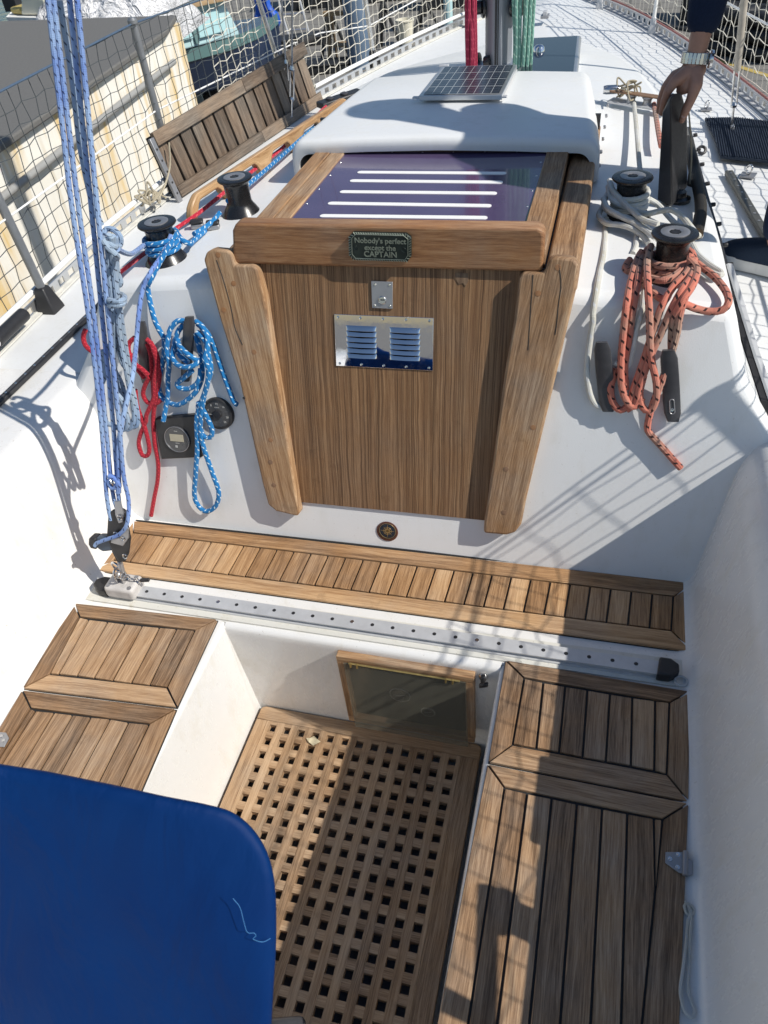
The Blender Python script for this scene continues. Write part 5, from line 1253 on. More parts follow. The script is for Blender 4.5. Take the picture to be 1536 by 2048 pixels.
# gangplank
gp = thing('gangplank', 'old grey wooden gangplank, toned dark for shade, of short slats standing on edge against the port guard rail', 'gangplank', PZ(352, 408, .37))
Bq0, Bq1 = PZ(357, 396, .372), PZ(641, 206, .39); T0 = PX(297, 268, Bq0.x-.055); 
up_ = (T0-Bq0); up_.y = 0; up_ = up_; dG = (Bq1-Bq0); nG = dG.cross(up_).normalized(); 
T1c = PX(590, 92, Bq1.x-.055); hgt = up_.length; up_n = (up_-dG.normalized()*up_.dot(dG.normalized())).normalized()
h0 = hgt; h1 = (T1c-Bq1).dot(up_n)
def gpp(t, k): return Bq0+dG*t+up_n*((h0*(1-t)+h1*t)*k)
th_ = nG*.022
if nG.x < 0: nG = -nG
def gslab(name, t0, t1, k0, k1, o, gd, mat='greyteakshade'):
    b = MB(); b.prism([gpp(t0, k0)+nG*o, gpp(t1, k0)+nG*o, gpp(t1, k1)+nG*o, gpp(t0, k1)+nG*o], -nG*.018, gd=gd); return b.build(name, M[mat], gp, bevel=.002)
for a_, c_ in ((0, .53), (.532, 1.0)):
    gslab('top_board', a_, c_, .80, 1.0, .020, dG); gslab('bottom_board', a_, c_, 0, .17, .020, dG)
n = 15
for k in range(n): gslab('slat', (k+.04)/n, (k+.86)/n, .14, .84, .002, up_n)
b = MB(); b.prism([gpp(0, .05)-nG*.018, gpp(1, .05)-nG*.018, gpp(1, .95)-nG*.018, gpp(0, .95)-nG*.018], -nG*.006, gd=dG); b.build('backing', M['darkstuff'], gp)
b = MB(); a = gpp(-.02, -.05)+nG*.02; c = gpp(-.02, .95)+nG*.02; b.box((a+c)/2, (c-a).length, .022, .012, c-a, None, nG); b.build('end_bracket', M['satin'], gp, bevel=.002)
b = MB()
for k in range(5): b.lathe(lerp(a, c, .15+.17*k)+nG*.007, [(.004, 0), (.003, .0008), (.0001, .0008)], 10, nG)
b.split('hole', M['blackpl'], gp)
random.seed(11)
def tangle(name, label, c, sx, sy, sz, n, r, mat):
    b = MB(); P = [Vector(c)+Vector((random.uniform(-sx, sx), random.uniform(-sy, sy), random.uniform(0, sz))) for _ in range(n)]
    b.tube(P, r, 6); return tag(b.build(name, M[mat]), label, 'cord')
tangle('cord_knot', 'pile of knotted beige cord at the near foot of the gangplank', PZ(305, 405, .40), .035, .06, .05, 26, .0032, 'ropebeige')
tangle('cord_knot', 'looped white cord knot at the far end of the gangplank', PZ(622, 193, .42), .02, .03, .07, 14, .0040, 'ropewhite')
b = MB(); b.tube([PX(338, 285, -1.50), PX(340, 330, -1.50), PX(330, 370, -1.50), PX(316, 400, -1.50)], .0032, 6); tag(b.build('hanging_cord', M['ropebeige']), 'beige cord hanging down the gangplank end bracket', 'cord')
b = MB(); b.tube([PX(588, 85, -1.36), PX(600, 110, -1.36), PX(612, 150, -1.36), PX(618, 182, -1.36)], .0042, 6); tag(b.build('hanging_cord', M['ropewhite']), 'white cord hanging beside the far end of the gangplank', 'cord')
b = MB(); a, c = PX(592, 84, -1.40), PX(622, 72, -1.40); b.tube([a, c], .020, 14, False, False); tag(b.build('foam_sleeve', M['blackpl'], bevel=.004), 'black foam sleeve around the port guard wire', 'sleeve')
# guard wires
def wire(name, label, pts, r, mat):
    b = MB(); b.tube(pts, r, 7, step=.2, smooth=False); return tag(b.build(name, M[mat]), label, 'guard wire')
wire('guard_wire', 'grey top guard wire strung between the port stanchions', [tops_p[0]+Vector((.02, -1.6, 0))]+tops_p, .0032, 'bluecord')
wire('guard_wire', 'pale lower guard wire on the port side', [lerp(b1_, tops_p[0], .5)+Vector((.02, -1.5, 0)), lerp(b1_, tops_p[0], .5), lerp(stn2, t2, .5), PX(585, 88, -1.40), PX(640, 66, -1.38), lerp(b4_, tops_p[3], .38), lerp(b5_, tops_p[4], .5)], .0028, 'white')
wire('guard_wire', 'top guard wire strung between the starboard stanchions', [tops_s[0]+Vector((0, -1.5, 0))]+tops_s, .0032, 'satin')
wire('guard_wire', 'white sheathed lower guard wire on the starboard side', [lerp(c3_, tops_s[0], .5)+Vector((0, -1.5, 0)), lerp(c3_, tops_s[0], .5), lerp(c4_, tops_s[1], .5), lerp(c5_, tops_s[2], .5), lerp(c6_, tops_s[3], .5)], .0042, 'white')
# nets
def net(name, label, s, ya, yb, mat, z0=.05, h=.46, cell=.05, r=.0013, zig=.012, out=.0, seed=1):
    random.seed(seed); b = MB(); L = [0]; ys = [ya]; y = ya
    while y < yb:
        p = edge(s, y); q = edge(s, y+.01); y += .01*cell/((q-p).length); ys.append(y)
    rows = int(h/cell)+1; P = []
    for i, y in enumerate(ys):
        e = edge(s, min(y, 5.4)); colp = []
        for j in range(rows+1):
            zz = z0+(h)*j/rows; jx = random.uniform(-.004, .004); jz = random.uniform(-.003, .003)
            colp.append(e+Vector((s*(.004+out*zz)+random.uniform(-.006, .006), jx, zz+jz+(zig if (i+j) % 2 else -zig)*(0 if j in (0, rows) else 1))))
        P.append(colp)
    for i in range(len(ys)):
        for j in range(rows):
            b.tube([P[i][j], P[i][j+1]], r, 4, False, False, caps=False)
    for j in range(rows+1):
        b.tube([P[i][j] for i in range(len(ys))], r*(1 if j < rows else 1.6), 4, False, False, caps=False)
    return tag(b.build(name, M[mat], smooth=False), label, 'net')
net('safety_net', 'dark twine safety net on the nearer port guard rail', -1, .3, 3.25, 'netdark', h=.47, zig=.002, r=.0012, seed=2)
net('safety_net', 'white knotted safety net on the port guard rail near the bow', -1, 3.0, 5.35, 'netwhite', h=.47, zig=.004, r=.0015, cell=.044, seed=4)
net('safety_net', 'white knotted safety net on the starboard guard rail', 1, -.5, 5.3, 'netwhite', h=.47, zig=.005, r=.0015, seed=6)
# ------------------------------------------------------------ black case held by the hand
kc = thing('black_case', 'tall black wedge-shaped case held upright on the coachroof by the hand', 'case', (.137, 1.95, .61))
def pz_(u, v): return PZ(u, v, .612)
bn, bl_, br_ = pz_(1345, 414), pz_(1314, 401), pz_(1374, 376); tn = PY(1341, 192, bn.y+.005); tl_ = PY(1324, 222, bl_.y+.012); tr__ = PY(1374, 222, br_.y+.004)
bb = Vector((br_.x-.008, br_.y+.028, bn.z)); tb = Vector((tr__.x-.012, tr__.y+.02, tr__.z+.03)); tb2 = PY(1360, 184, tn.y+.014)
bl2, tl2 = bl_+Vector((.012, .034, 0)), tl_+Vector((.012, .028, .03))
b = MB(); rows = [[bn, br_, bb, bl2, bl_, bn], [lerp(bn, tn, .93), lerp(br_, tr__, .97), lerp(bb, tb, .93), lerp(bl2, tl2, .93), lerp(bl_, tl_, .97), lerp(bn, tn, .93)], [tn, tb2, lerp(tb, tb2, .6), lerp(tl2, tn, .5), lerp(tl_, tn, .6), tn]]
b.grid(rows, flip=True); b.poly(rows[0][:-1]); b.poly(rows[-1][:-1][::-1]); b.build('shell', M['blackpl'], kc, recalc=True, merge=True, bevel=.005, seg=3)
b = MB(); b.tube([lerp(br_, tr__, .06)+Vector((.006, -.002, 0)), lerp(br_, tr__, .5)+Vector((.010, -.002, 0)), lerp(br_, tr__, .98)+Vector((.004, -.002, 0))], .002, 6); b.build('cord', M['ropebeige'], kc)
b = MB(); b.lathe(roofp(1356, 402), [(.028, 0), (.028, .008), (.018, .012), (.016, .022), (.0001, .024)], 22); tag(b.build('black_button', M['black']), 'round black fitting at the foot of the tall black case', 'fitting')
# ------------------------------------------------------------ people
def skin(name, chains, mat, parent, sub=2, smooth_=.6):
    V, E, Rr = [], [], []
    def idx(p, r_):
        for i, q in enumerate(V):
            if (q-p).length < 1e-4: return i
        V.append(Vector(p)); Rr.append(r_); return len(V)-1
    for ch in chains:
        last = None
        for p, r_ in ch:
            i = idx(Vector(p), r_)
            if last is not None and last != i: E.append((last, i))
            last = i
    me = bpy.data.meshes.new(name); me.from_pydata([tuple(v) for v in V], E, []); me.materials.append(mat)
    o = bpy.data.objects.new(name, me); col.objects.link(o); o.parent = parent
    if parent is not None: o.matrix_parent_inverse = parent.matrix_basis.inverted()
    sk_ = o.modifiers.new('skin', 'SKIN'); sk_.use_smooth_shade = True; sk_.branch_smoothing = smooth_
    if not me.skin_vertices: 
        with bpy.context.temp_override(object=o, active_object=o, selected_objects=[o]): pass
    lay = me.skin_vertices[0] if me.skin_vertices else None
    if lay is None:
        bm = bmesh.new(); bm.from_mesh(me); bm.verts.layers.skin.verify(); bm.to_mesh(me); bm.free(); lay = me.skin_vertices[0]
    for i, r_ in enumerate(Rr):
        lay.data[i].radius = (r_, r_) if not isinstance(r_, tuple) else r_; lay.data[i].use_root = (i == 0)
    s = o.modifiers.new('sub', 'SUBSURF'); s.levels = sub; s.render_levels = sub
    return o
pn = thing('person', 'person in navy sweater and dark jeans reaching down to grip the tall black case', 'person', (.5, 2.05, .36))
WR = PY(1391, 118, 1.985); EL = PY(1458, -190, 2.03); SH = Vector((.40, 2.10, 1.45)); SH2 = Vector((.50, 1.72, 1.43)); NK = Vector((.42, 1.95, 1.52)); HD = Vector((.34, 2.06, 1.62))
CH = Vector((.48, 1.91, 1.36)); WS = Vector((.58, 1.92, 1.18)); HP = Vector((.68, 1.96, 1.06))
ank1 = PZ(1553, 505, .43); ank1 = Vector((ank1.x, ank1.y, .43)); kn1 = ank1+Vector((.02, .06, .38)); hp1 = HP+Vector((-.01, -.09, -.05)); hp2 = HP+Vector((0, .10, -.05)); ank2 = Vector((.66, 2.22, .44)); kn2 = Vector((.62, 2.14, .76))
KN = PY(1362, 158, 1.975)             # knuckle area
def H(u, v, y): return PY(u, v, y)
palm = H(1378, 150, 1.982)
body = [[(HP, .10), (WS, .095), (CH, .115), (NK, .055), (HD, .085), (HD+Vector((-.02, 0, .07)), .07)],
 [(CH, .115), (SH, .05), (EL, .036), (WR, (.025, .021)), (palm, (.030, .021)), (KN, (.030, .018))],
 [(CH, .115), (SH2, .05), (Vector((.60, 1.66, 1.18)), .04), (Vector((.64, 1.68, .98)), .026)],
 [(HP, .10), (hp1, .075), (kn1, .05), (ank1, .035)], [(HP, .10), (hp2, .075), (kn2, .05), (ank2, .035)]]
skin('body', body, M['skin'], pn)
# fingers: thumb side towards the camera, fingers curled over the far left edge
def capsule(b, pts, rs_):
    P = [Vector(p) for p in pts]
    for (p, r0_), (q, r1_) in zip(zip(P, rs_), list(zip(P, rs_))[1:]):
        n = max(2, int((q-p).length/.0035))
        for k in range(n+1):
            c = lerp(p, q, k/n); r_ = r0_+(r1_-r0_)*k/n; b.lathe(c, [(.0003, -r_), (r_*.5, -r_*.866), (r_*.866, -r_*.5), (r_, 0), (r_*.866, r_*.5), (r_*.5, r_*.866), (.0003, r_)], 10)
hb_m = MB()
capsule(hb_m, [WR+(EL-WR).normalized()*.012, H(1387, 138, 1.984)], [.0215, .021])
capsule(hb_m, [H(1378, 138, 1.984), H(1396, 140, 1.984)], [.018, .018])
FG = [[(1392, 146, 1.966), (1392, 170, 1.949), (1383, 196, 1.941), (1372, 220, 1.938), (1364, 240, 1.942)],
 [(1380, 142, 1.972), (1350, 163, 1.953), (1336, 182, 1.946), (1328, 205, 1.951), (1323, 226, 1.962)],
 [(1382, 140, 1.982), (1346, 156, 1.975), (1331, 174, 1.971), (1322, 198, 1.979), (1318, 222, 1.990)],
 [(1384, 140, 1.994), (1349, 151, 1.998), (1335, 168, 1.998), (1325, 191, 2.004), (1321, 213, 2.011)],
 [(1388, 142, 2.004), (1358, 148, 2.016), (1345, 161, 2.021), (1337, 180, 2.026), (1333, 198, 2.029)]]
for f_, r_ in zip(FG, ([.017, .0145, .0112, .0100, .0075], [.017, .0118, .0098, .0090, .0070], [.017, .0118, .0100, .0092, .0072], [.016, .0112, .0094, .0086, .0068], [.015, .0100, .0080, .0072, .0056])):
    capsule(hb_m, [H(*p) for p in f_], r_)
capsule(hb_m, [H(1386, 150, 1.972), H(1372, 172, 1.964), H(1362, 180, 1.968)], [.020, .016, .011])
capsule(hb_m, [H(1382, 150, 1.99), H(1362, 166, 1.99)], [.020, .014])
hand_o = hb_m.build('hand', M['skin'], pn, angle=180)
m_ = hand_o.modifiers.new('remesh', 'REMESH'); m_.mode = 'VOXEL'; m_.voxel_size = .0022; m_.use_smooth_shade = True
m_ = hand_o.modifiers.new('smooth', 'SMOOTH'); m_.factor = .6; m_.iterations = 5
b = MB(); nn_ = (Vector(CAM)-H(1366, 234, 1.940)).normalized(); b.lathe(H(1367, 232, 1.940)+nn_*.0072, [(.0048, 0), (.0040, .0008), (.0001, .0012)], 14, nn_); b.build('thumb_nail', simple('nail', (.50, .30, .24), .3), pn)
dW = (EL-WR).normalized()
slv = WR+dW*.038
skin('sweater', [[(HP+Vector((0, 0, .02)), .125), (WS, .135), (CH, .155), (NK+Vector((0, 0, -.02)), .075)], [(CH, .14), (SH, .068), (lerp(SH, EL, .5), .058), (EL, .050), (lerp(EL, slv, .5), .046), (slv, .036)], [(CH, .14), (SH2, .068), (Vector((.60, 1.66, 1.18)), .055), (Vector((.635, 1.68, 1.0)), .042)]], M['navy'], pn)
skin('jeans', [[(HP+Vector((0, 0, .04)), .125), (hp1, .09), (kn1, .066), (ank1+Vector((0, 0, .015)), .052)], [(HP+Vector((0, 0, .04)), .125), (hp2, .09), (kn2, .066), (ank2+Vector((0, 0, .02)), .052)]], M['jeans'], pn)
b = MB(); b.lathe(HD+Vector((.012, 0, .03)), [(.0001, .10), (.05, .092), (.082, .06), (.095, .01), (.090, -.04), (.06, -.07)], 24); b.build('hair', M['hair'], pn)
b = MB(); wc = lerp(WR, palm, .08)+dW*.004; ax1 = dW.orthogonal().normalized(); n = 22
side = (PY(1420, 118, 1.985)-PY(1380, 118, 1.985)).normalized(); side = (side-dW*side.dot(dW)).normalized(); oth = dW.cross(side)
for k in range(n):
    a = 2*math.pi*k/n; c = wc+side*(math.cos(a)*.0275)+oth*(math.sin(a)*.0225); tg = (-side*math.sin(a)*.0275+oth*math.cos(a)*.0225).normalized()
    b.box(c, .0078, .0215, .0034, tg, dW, tg.cross(dW))
b.build('watch_band', M['steel'], pn, bevel=.0008, seg=1)
b = MB(); cw_ = wc+side*.027-oth*.008; b.lathe(cw_, [(.0165, 0), (.018, .003), (.0165, .008), (.013, .0085), (.0001, .0085)], 28, side); b.build('watch_case', M['steel'], pn)
def shoe(name, ank, toe_dir, parent, s=1.):
    toe_dir = Vector(toe_dir).normalized(); sd = Vector((-toe_dir.y, toe_dir.x, 0)); g = Vector((ank.x, ank.y, zdeck(ank.x, ank.y)+.002))-toe_dir*.02
    outl = [(-.075, .030), (-.088, 0), (-.075, -.030), (-.02, -.034), (.06, -.040), (.12, -.046), (.165, -.036), (.187, -.010), (.186, .012), (.165, .032), (.12, .042), (.06, .036), (-.02, .032)]
    def ring(k, z): return [g+toe_dir*(x*k)+sd*(y*k)+Vector((0, 0, z)) for x, y in outl]
    b = MB(); r_ = [ring(1.0, 0), ring(1.03, .010), ring(1.02, .028), ring(.98, .031)]; b.grid([q+[q[0]] for q in r_]); b.poly(r_[0][::-1]); b.poly(r_[-1]); b.build('sole', M['sole'], parent, recalc=True, merge=True)
    b = MB(); rr = []
    for z, k, sh_ in ((.029, .97, 0), (.045, .93, -.002), (.060, .84, -.014), (.072, .66, -.034), (.086, .46, -.050), (.105, .40, -.052)):
        rr.append([g+toe_dir*(x*k+sh_)+sd*(y*(k+.08))+Vector((0, 0, z)) for x, y in outl])
    b.grid([q+[q[0]] for q in rr]); b.poly(rr[-1]); b.build('upper', M['shoeblue'], parent, recalc=True, merge=True, subsurf=1)
    for j in range(5):
        x = .035+.018*j; z = .083-.0055*j-.002*j; b = MB(); b.tube([g+toe_dir*x+sd*.022+Vector((0, 0, z-.006)), g+toe_dir*(x+.003)+Vector((0, 0, z+.003)), g+toe_dir*(x+.006)-sd*.022+Vector((0, 0, z-.006))], .0018, 6); b.build('lace', M['navy'] if j % 2 else M['sole'], parent)
shoe('shoe', Vector((ank1.x+.012, ank1.y+.01, 0)), (-.85, .5, 0), pn, 1.); shoe('shoe', Vector((ank2.x, ank2.y, 0)), (-1, .1, 0), pn)
# ------------------------------------------------------------ blue cover in the foreground
bcv = thing('blue_cover', 'blue canvas cover, its blue deepened in place of shade, with rounded corner filling the lower left foreground', 'cover', (-.5, .3, .4))
outl = [(-130, 1500), (0, 1527), (180, 1560), (330, 1590), (425, 1612), (470, 1632), (510, 1672), (538, 1722), (551, 1785), (553, 1880), (549, 1960), (543, 2060), (538, 2150), (200, 2170), (-130, 2170)]
b = MB(); rows = []
nc = np.array([.12, -.80, .58]); nc /= np.linalg.norm(nc); ncv = Vector(nc); pc = PY(300, 1800, .30)
def PC(u, v, o=0.): return plane(u, v, np.array(pc)+nc*o, nc)
outl = [PC(u, v) for u, v in outl]; cen = PC(200, 1860)
ev = (cen-Vector(CAM)).normalized()
for k, dn_ in ((.80, .16), (.93, .11), (1.0, .06), (1.012, .03), (1.006, .008), (.988, -.006), (.96, -.014), (.92, -.019), (.86, -.022), (.70, -.025), (.45, -.027), (.2, -.028)):
    rows.append([cen+(p-cen)*k+ev*dn_ for p in outl])
def densify(row):
    out = []; n = len(row)
    for i in range(n):
        for j in range(4):
            t = j/4; p0, p1, p2, p3 = row[i-1], row[i], row[(i+1) % n], row[(i+2) % n]
            out.append(.5*((2*p1)+(-p0+p2)*t+(2*p0-5*p1+4*p2-p3)*t*t+(-p0+3*p1-3*p2+p3)*t**3))
    return out+[out[0]]
rows = [densify(r_) for r_ in rows]
random.seed(5)
for r_ in rows[4:]:
    for i, p in enumerate(r_[:-1]):
        p += ncv*(.006*math.sin(p.z*30+p.x*17)*math.exp(-((p.x-outl[8].x+.045)/.035)**2)+.002*math.sin(p.x*22+p.z*15)+.0006*math.sin(p.x*51-p.z*43))
    r_[-1] = r_[0]
b.grid(rows); b.poly(rows[-1][:-1]); b.poly(rows[0][:-1][::-1]); b.build('canvas', M['bluecanvas'], bcv, recalc=True, merge=True, angle=80)
b = MB(); b.tube([PC(u, v, o) for u, v, o in ((466, 1797, .043), (480, 1815, .041), (488, 1845, .039), (495, 1865, .038), (508, 1866, .035), (512, 1872, .034), (506, 1878, .036), (525, 1884, .028), (541, 1877, .019))], .0004, 5); b.build('loose_thread', simple('pale thread', (.05, .20, .42), .7), bcv)
# ------------------------------------------------------------ quay and background
ZG = -1.3
b = MB(); b.prism([(-220, -200, ZG), (220, -200, ZG), (220, 240, ZG), (-220, 240, ZG)], (0, 0, -.3)); structure('ground', b, M['asphalt'], smooth=False)
b = MB(); b.poly([(-160, 4, ZG+.006), (-7.5, 4, ZG+.006), (-7.6, 13.5, ZG+.006), (-9.5, 16, ZG+.006), (-14, 200, ZG+.006), (-160, 200, ZG+.006)]); structure('water', b, M['water'], smooth=False)
sd_ = thing('shed', 'low pale shed with yellow-stained wall and flat grey felt roof beside the port rail', 'shed', (-3.4, 5, ZG))
r0, r1 = PZ(0, 288, .2), PZ(333, 60, .2); f0, f1 = PZ(0, 42, .2), PZ(352, 30, .2); d = (r1-r0); A_ = r0-d*1.6; fA = f0+(f0-f1)*.5
A_ = r0-d*1.6; F1 = f1; F0 = f0+(f0-f1)*1.5
ins = Vector((-.05, -.02, 0))
b = MB(); wp = [A_+ins, r1+ins, F1+Vector((.03, -.03, 0)), F0]
b.prism([Vector((p.x, p.y, .15)) for p in wp], (0, 0, -1.5)); b.build('wall', M['wall'], sd_, smooth=False)
b = MB(); b.prism([Vector((p.x, p.y, .2)) for p in (A_, r1, F1, F0)], (0, 0, -.04)); b.build('roof', M['asphaltroof'], sd_, bevel=.01)
b = MB(); b.tube([A_+Vector((.0, .0, -.22)), r1+Vector((.0, .0, -.22))], .022, 10, False, False); b.build('pipe', simple('grey pipe', (.30, .30, .29), .6), sd_)
# tarp covered boat
random.seed(21)
tc0 = PZ(235, 30, .1)
b = MB(); rows = []; ax_ = Vector((1, .14, 0)).normalized(); ay_ = Vector((-.14, 1, 0))
for i in range(41):
    s = i/40*2-1; row = []
    for j in range(31):
        t = j/30*2-1; h = max(0, 1-abs(s)**3.2)*(1-abs(t)**2.2); 
        n_ = math.sin(s*17+t*5)*.028+math.sin(s*9-t*13+2)*.045+math.sin(s*31+t*23)*.018+math.sin(s*5+t*31)*.02
        row.append(tc0+ax_*(s*.78-.42)+ay_*(t*.8+.9)+Vector((0, 0, -.35+h*.78+n_*min(1, h*3))))
    rows.append(row)
b.grid(rows); o = b.build('covered_boat', M['tarp'], angle=180); tag(o, 'boat under a crumpled white tarpaulin behind the shed roof', 'covered boat')
# small motor boat, top left
mo = thing('motor_boat', 'small white motor boat with yellow deck and raked windscreen at top left', 'motor boat', PZ(60, 40, .1))
o_ = PZ(20, 44, .02); ex = (PZ(95, 44, .02)-o_); L_ = ex.length; ex.normalize(); ey = Vector((-ex.y, ex.x, 0))
def ob(x, y, z): return o_+ex*(x*L_)+ey*y+Vector((0, 0, z))
b = MB(); b.grid([[ob(-.5, .3, -.05), ob(.0, .0, -.08), ob(1.1, .0, -.06), ob(1.1, .9, -.06), ob(.0, .9, -.08), ob(-.5, .6, -.05)], [ob(-.62, .45, .06), ob(.0, -.03, .05), ob(1.15, -.03, .04), ob(1.15, .95, .04), ob(0, .95, .05), ob(-.62, .47, .06)]], flip=True)
b.poly([ob(-.62, .45, .055), ob(.0, -.03, .045), ob(1.15, -.03, .038), ob(1.15, .95, .038), ob(0, .95, .045), ob(-.62, .47, .055)]); b.build('hull', M['white'], mo, recalc=True)
b = MB(); b.prism([ob(.25, .05, .05), ob(1.0, .05, .05), ob(1.0, .05, .20), ob(.42, .05, .21)], ey*.7); b.build('cabin', M['cream'], mo, bevel=.02)
b = MB(); b.prism([ob(-.1, .1, .052), ob(.26, .06, .052), ob(.26, .8, .052), ob(-.1, .7, .052)], (0, 0, .06)); b.build('foredeck', M['yellow'], mo, bevel=.02)
b = MB(); b.prism([ob(.30, .08, .20), ob(.44, .10, .33), ob(.92, .10, .33), ob(.98, .08, .20)], ey*.02); b.prism([ob(.40, .7, .20), ob(.5, .7, .33), ob(.9, .7, .33), ob(.96, .7, .20)], ey*.02); b.build('windscreen', M['glass'], mo, smooth=False)
b = MB(); b.tube([ob(.40, .08, .2), ob(.47, .10, .34), ob(.92, .10, .34), ob(.96, .08, .2)], .010, 8, False, False); b.build('screen_frame', M['alu'], mo)
b = MB(); b.box(ob(-.7, .45, .12), .16, .12, .2); b.lathe(ob(-.7, .45, .2), [(.05, 0), (.09, .03), (.08, .12), (.0001, .15)], 16); b.build('outboard', M['darkstuff'], mo)
# navy boat ashore
nv = thing('navy_boat', 'navy hulled boat with pale blue cabin sides seen through the port net', 'boat', PZ(450, 230, ZG))
n0, n1 = PZ(300, 268, ZG), PZ(560, 200, ZG); dn = (n1-n0); Ln = dn.length; dn.normalize(); out_ = Vector((dn.y, -dn.x, 0)); 
if out_.y > 0: out_ = -out_
def nb_pt(t, o, z): return n0+dn*(t*Ln)+out_*o+Vector((0, 0, z))
rows = []
for t in (-.5, -.2, .1, .4, .7, .95, 1.12, 1.25):
    k = 1-max(0, (t-.55)/.7)**2*.85; f_ = .10
    rows.append([nb_pt(t, -.75+(.75)*k*.45-.1, .15), nb_pt(t, -.75+.75*k*.9, .28), nb_pt(t, -.75+.75*k+f_*k, .66+.05*t), nb_pt(t, -.75+.72*k+f_*k, .69+.05*t), nb_pt(t, -.75-.72*k, .69+.05*t), nb_pt(t, -.75-.75*k, .3)])
b = MB(); b.grid(rows); b.build('hull', M['navyhull'], nv, recalc=True, angle=40)
b = MB(); b.grid([[nb_pt(t, -.75+.755*(1-max(0, (t-.55)/.7)**2*.85)+.10*(1-max(0, (t-.55)/.7)**2*.85), z+.05*t) for t in (-.5, -.2, .1, .4, .7, .95, 1.12, 1.25)] for z in (.64, .76)]); b.build('rubbing_band', M['teal'], nv)
b = MB(); q = [nb_pt(-.4, -.22, .68), nb_pt(.85, -.25, .74), nb_pt(.78, -.33, 1.14), nb_pt(-.4, -.30, 1.12)]; b.prism(q, -out_*.9); b.build('cabin', M['paleblue'], nv, bevel=.02)
for a_, c_ in ((-.30, -.02), (.02, .22), (.26, .50), (.54, .74)):
    b = MB(); b.prism([nb_pt(a_, -.215, .80), nb_pt(c_, -.215, .82), nb_pt(c_-.02, -.275, 1.06), nb_pt(a_+.02, -.275, 1.05)], -out_*.03); b.build('window', simple('pale cabin pane', (.40, .62, .64), .15), nv, bevel=.01)
for a_ in (0, .24, .52):
    b = MB(); b.prism([nb_pt(a_-.012, -.21, .76), nb_pt(a_+.012, -.21, .76), nb_pt(a_+.012, -.29, 1.12), nb_pt(a_-.012, -.29, 1.12)], -out_*.02); b.build('window_post', M['teal'], nv)
b = MB(); b.prism([nb_pt(-.45, -.2, 1.12), nb_pt(.9, -.2, 1.15), nb_pt(.85, -1.25, 1.15), nb_pt(-.45, -1.25, 1.12)], (0, 0, .05)); b.build('cabin_roof', M['steelblue'], nv, bevel=.02)
b = MB(); b.prism([nb_pt(-.42, -.185, 1.105), nb_pt(.88, -.185, 1.125), nb_pt(.88, -.20, 1.145), nb_pt(-.42, -.20, 1.13)], (0, 0, .025)); b.build('trim', M['wood'], nv)
def ladder(label, foot, top, w, mat, n=7, rail=.018):
    t = thing('ladder', label, 'ladder', foot); foot, top = Vector(foot), Vector(top); d = (top-foot).normalized(); s = Vector((1, .15, 0)).normalized()
    for k in (-.5, .5):
        b = MB(); b.tube([foot+s*(w*k), top+s*(w*k)], rail, 8, False, False); b.build('side_rail', M[mat[0]], t)
    for i in range(n):
        b = MB(); p = lerp(foot, top, (i+.6)/n); b.tube([p-s*(w*.5), p+s*(w*.5)], rail*.7, 8, False, False); b.build('rung', M[mat[1]], t)
p = PZ(452, 205, ZG); ladder('black ladder with grey rungs leaning on the navy boat', p, p+Vector((-.10, .10, 1.25)), .36, ('darkstuff', 'aludull'), 5)
p = PZ(600, 78, ZG); ladder('aluminium ladder leaning behind the port shrouds', p, p+Vector((-.35, .2, 1.5)), .34, ('aludull', 'alu'), 7)
b = MB(); p = PZ(545, 98, ZG); rows = []
for i in range(14):
    z = i/13*.85; rows.append([p+Vector((-.13+.26*j/6-.09*z, .03*math.sin(j*2+i*.8), z)) for j in range(7)])
b.grid(rows); b.v += []; o = b.build('blue_bag', M['bluebright']); sl_ = o.modifiers.new('solid', 'SOLIDIFY'); sl_.thickness = .12; tag(o, 'bright blue crumpled sack hanging behind the third port stanchion', 'sack')
def stand(label, u, v, h, w=.5, mat='darkstuff'):
    p = PZ(u, v, ZG); t = thing('boat_stand', label, 'boat stand', p, 'black boat stands on the quay')
    for a in (0, 2.1, 4.2):
        b = MB(); b.tube([p+Vector((math.cos(a)*w/2, math.sin(a)*w/2, 0)), p+Vector((0, 0, h*.7))], .025, 8, False, False); b.build('leg', M[mat], t)
    b = MB(); b.tube([p+Vector((0, 0, h*.3)), p+Vector((0, 0, h))], .035, 10, False, False); b.box(p+Vector((0, 0, h)), .26, .26, .05); b.build('post', M[mat], t)
stand('black three-legged boat stand left of the slate bollard', 668, 118, .95); stand('black boat stand with wide top just right of the fourth port stanchion', 772, 100, .9)
stand('black boat stand farther off beside the cream bucket', 850, 60, .6); stand('black boat stand behind the aluminium ladder', 640, 20, .8)
def block(name, label, cat, u, v, sx, sy, sz, mat, rz=.15, bev=.02, z0=0):
    p = PZ(u, v, ZG); b = MB(); b.box(p+Vector((0, sy/2, sz/2+z0)), sx, sy, sz, (math.cos(rz), math.sin(rz), 0)); b.box(p+Vector((0, sy/2, sz+z0+.012)), sx*1.06, sy*1.06, .03, (math.cos(rz), math.sin(rz), 0)); return tag(b.build(name, M[mat], bevel=bev), label, cat)
b = MB(); p = PZ(722, 134, ZG); b.lathe(p, [(.17, 0), (.17, .9), (.15, .95), (.0001, .97)], 24); tag(b.build('bollard', M['slate']), 'thick slate blue post standing left of the fourth port stanchion', 'post')
b = MB(); p = PZ(812, 88, ZG); b.lathe(p, [(.10, 0), (.13, .30), (.14, .30), (.14, .32), (.12, .32), (.09, .03)], 22, cap=False); b.lathe(p, [(.1, .02), (.0001, .02)], 22, cap=False); o = b.build('bucket', M['cream']); tag(o, 'cream bucket standing on the quay beyond the port net', 'bucket')
tr2 = thing('trestle', 'bare timber trestle on the quay beyond the port net', 'trestle', PZ(690, 132, ZG)); p = PZ(692, 128, ZG)
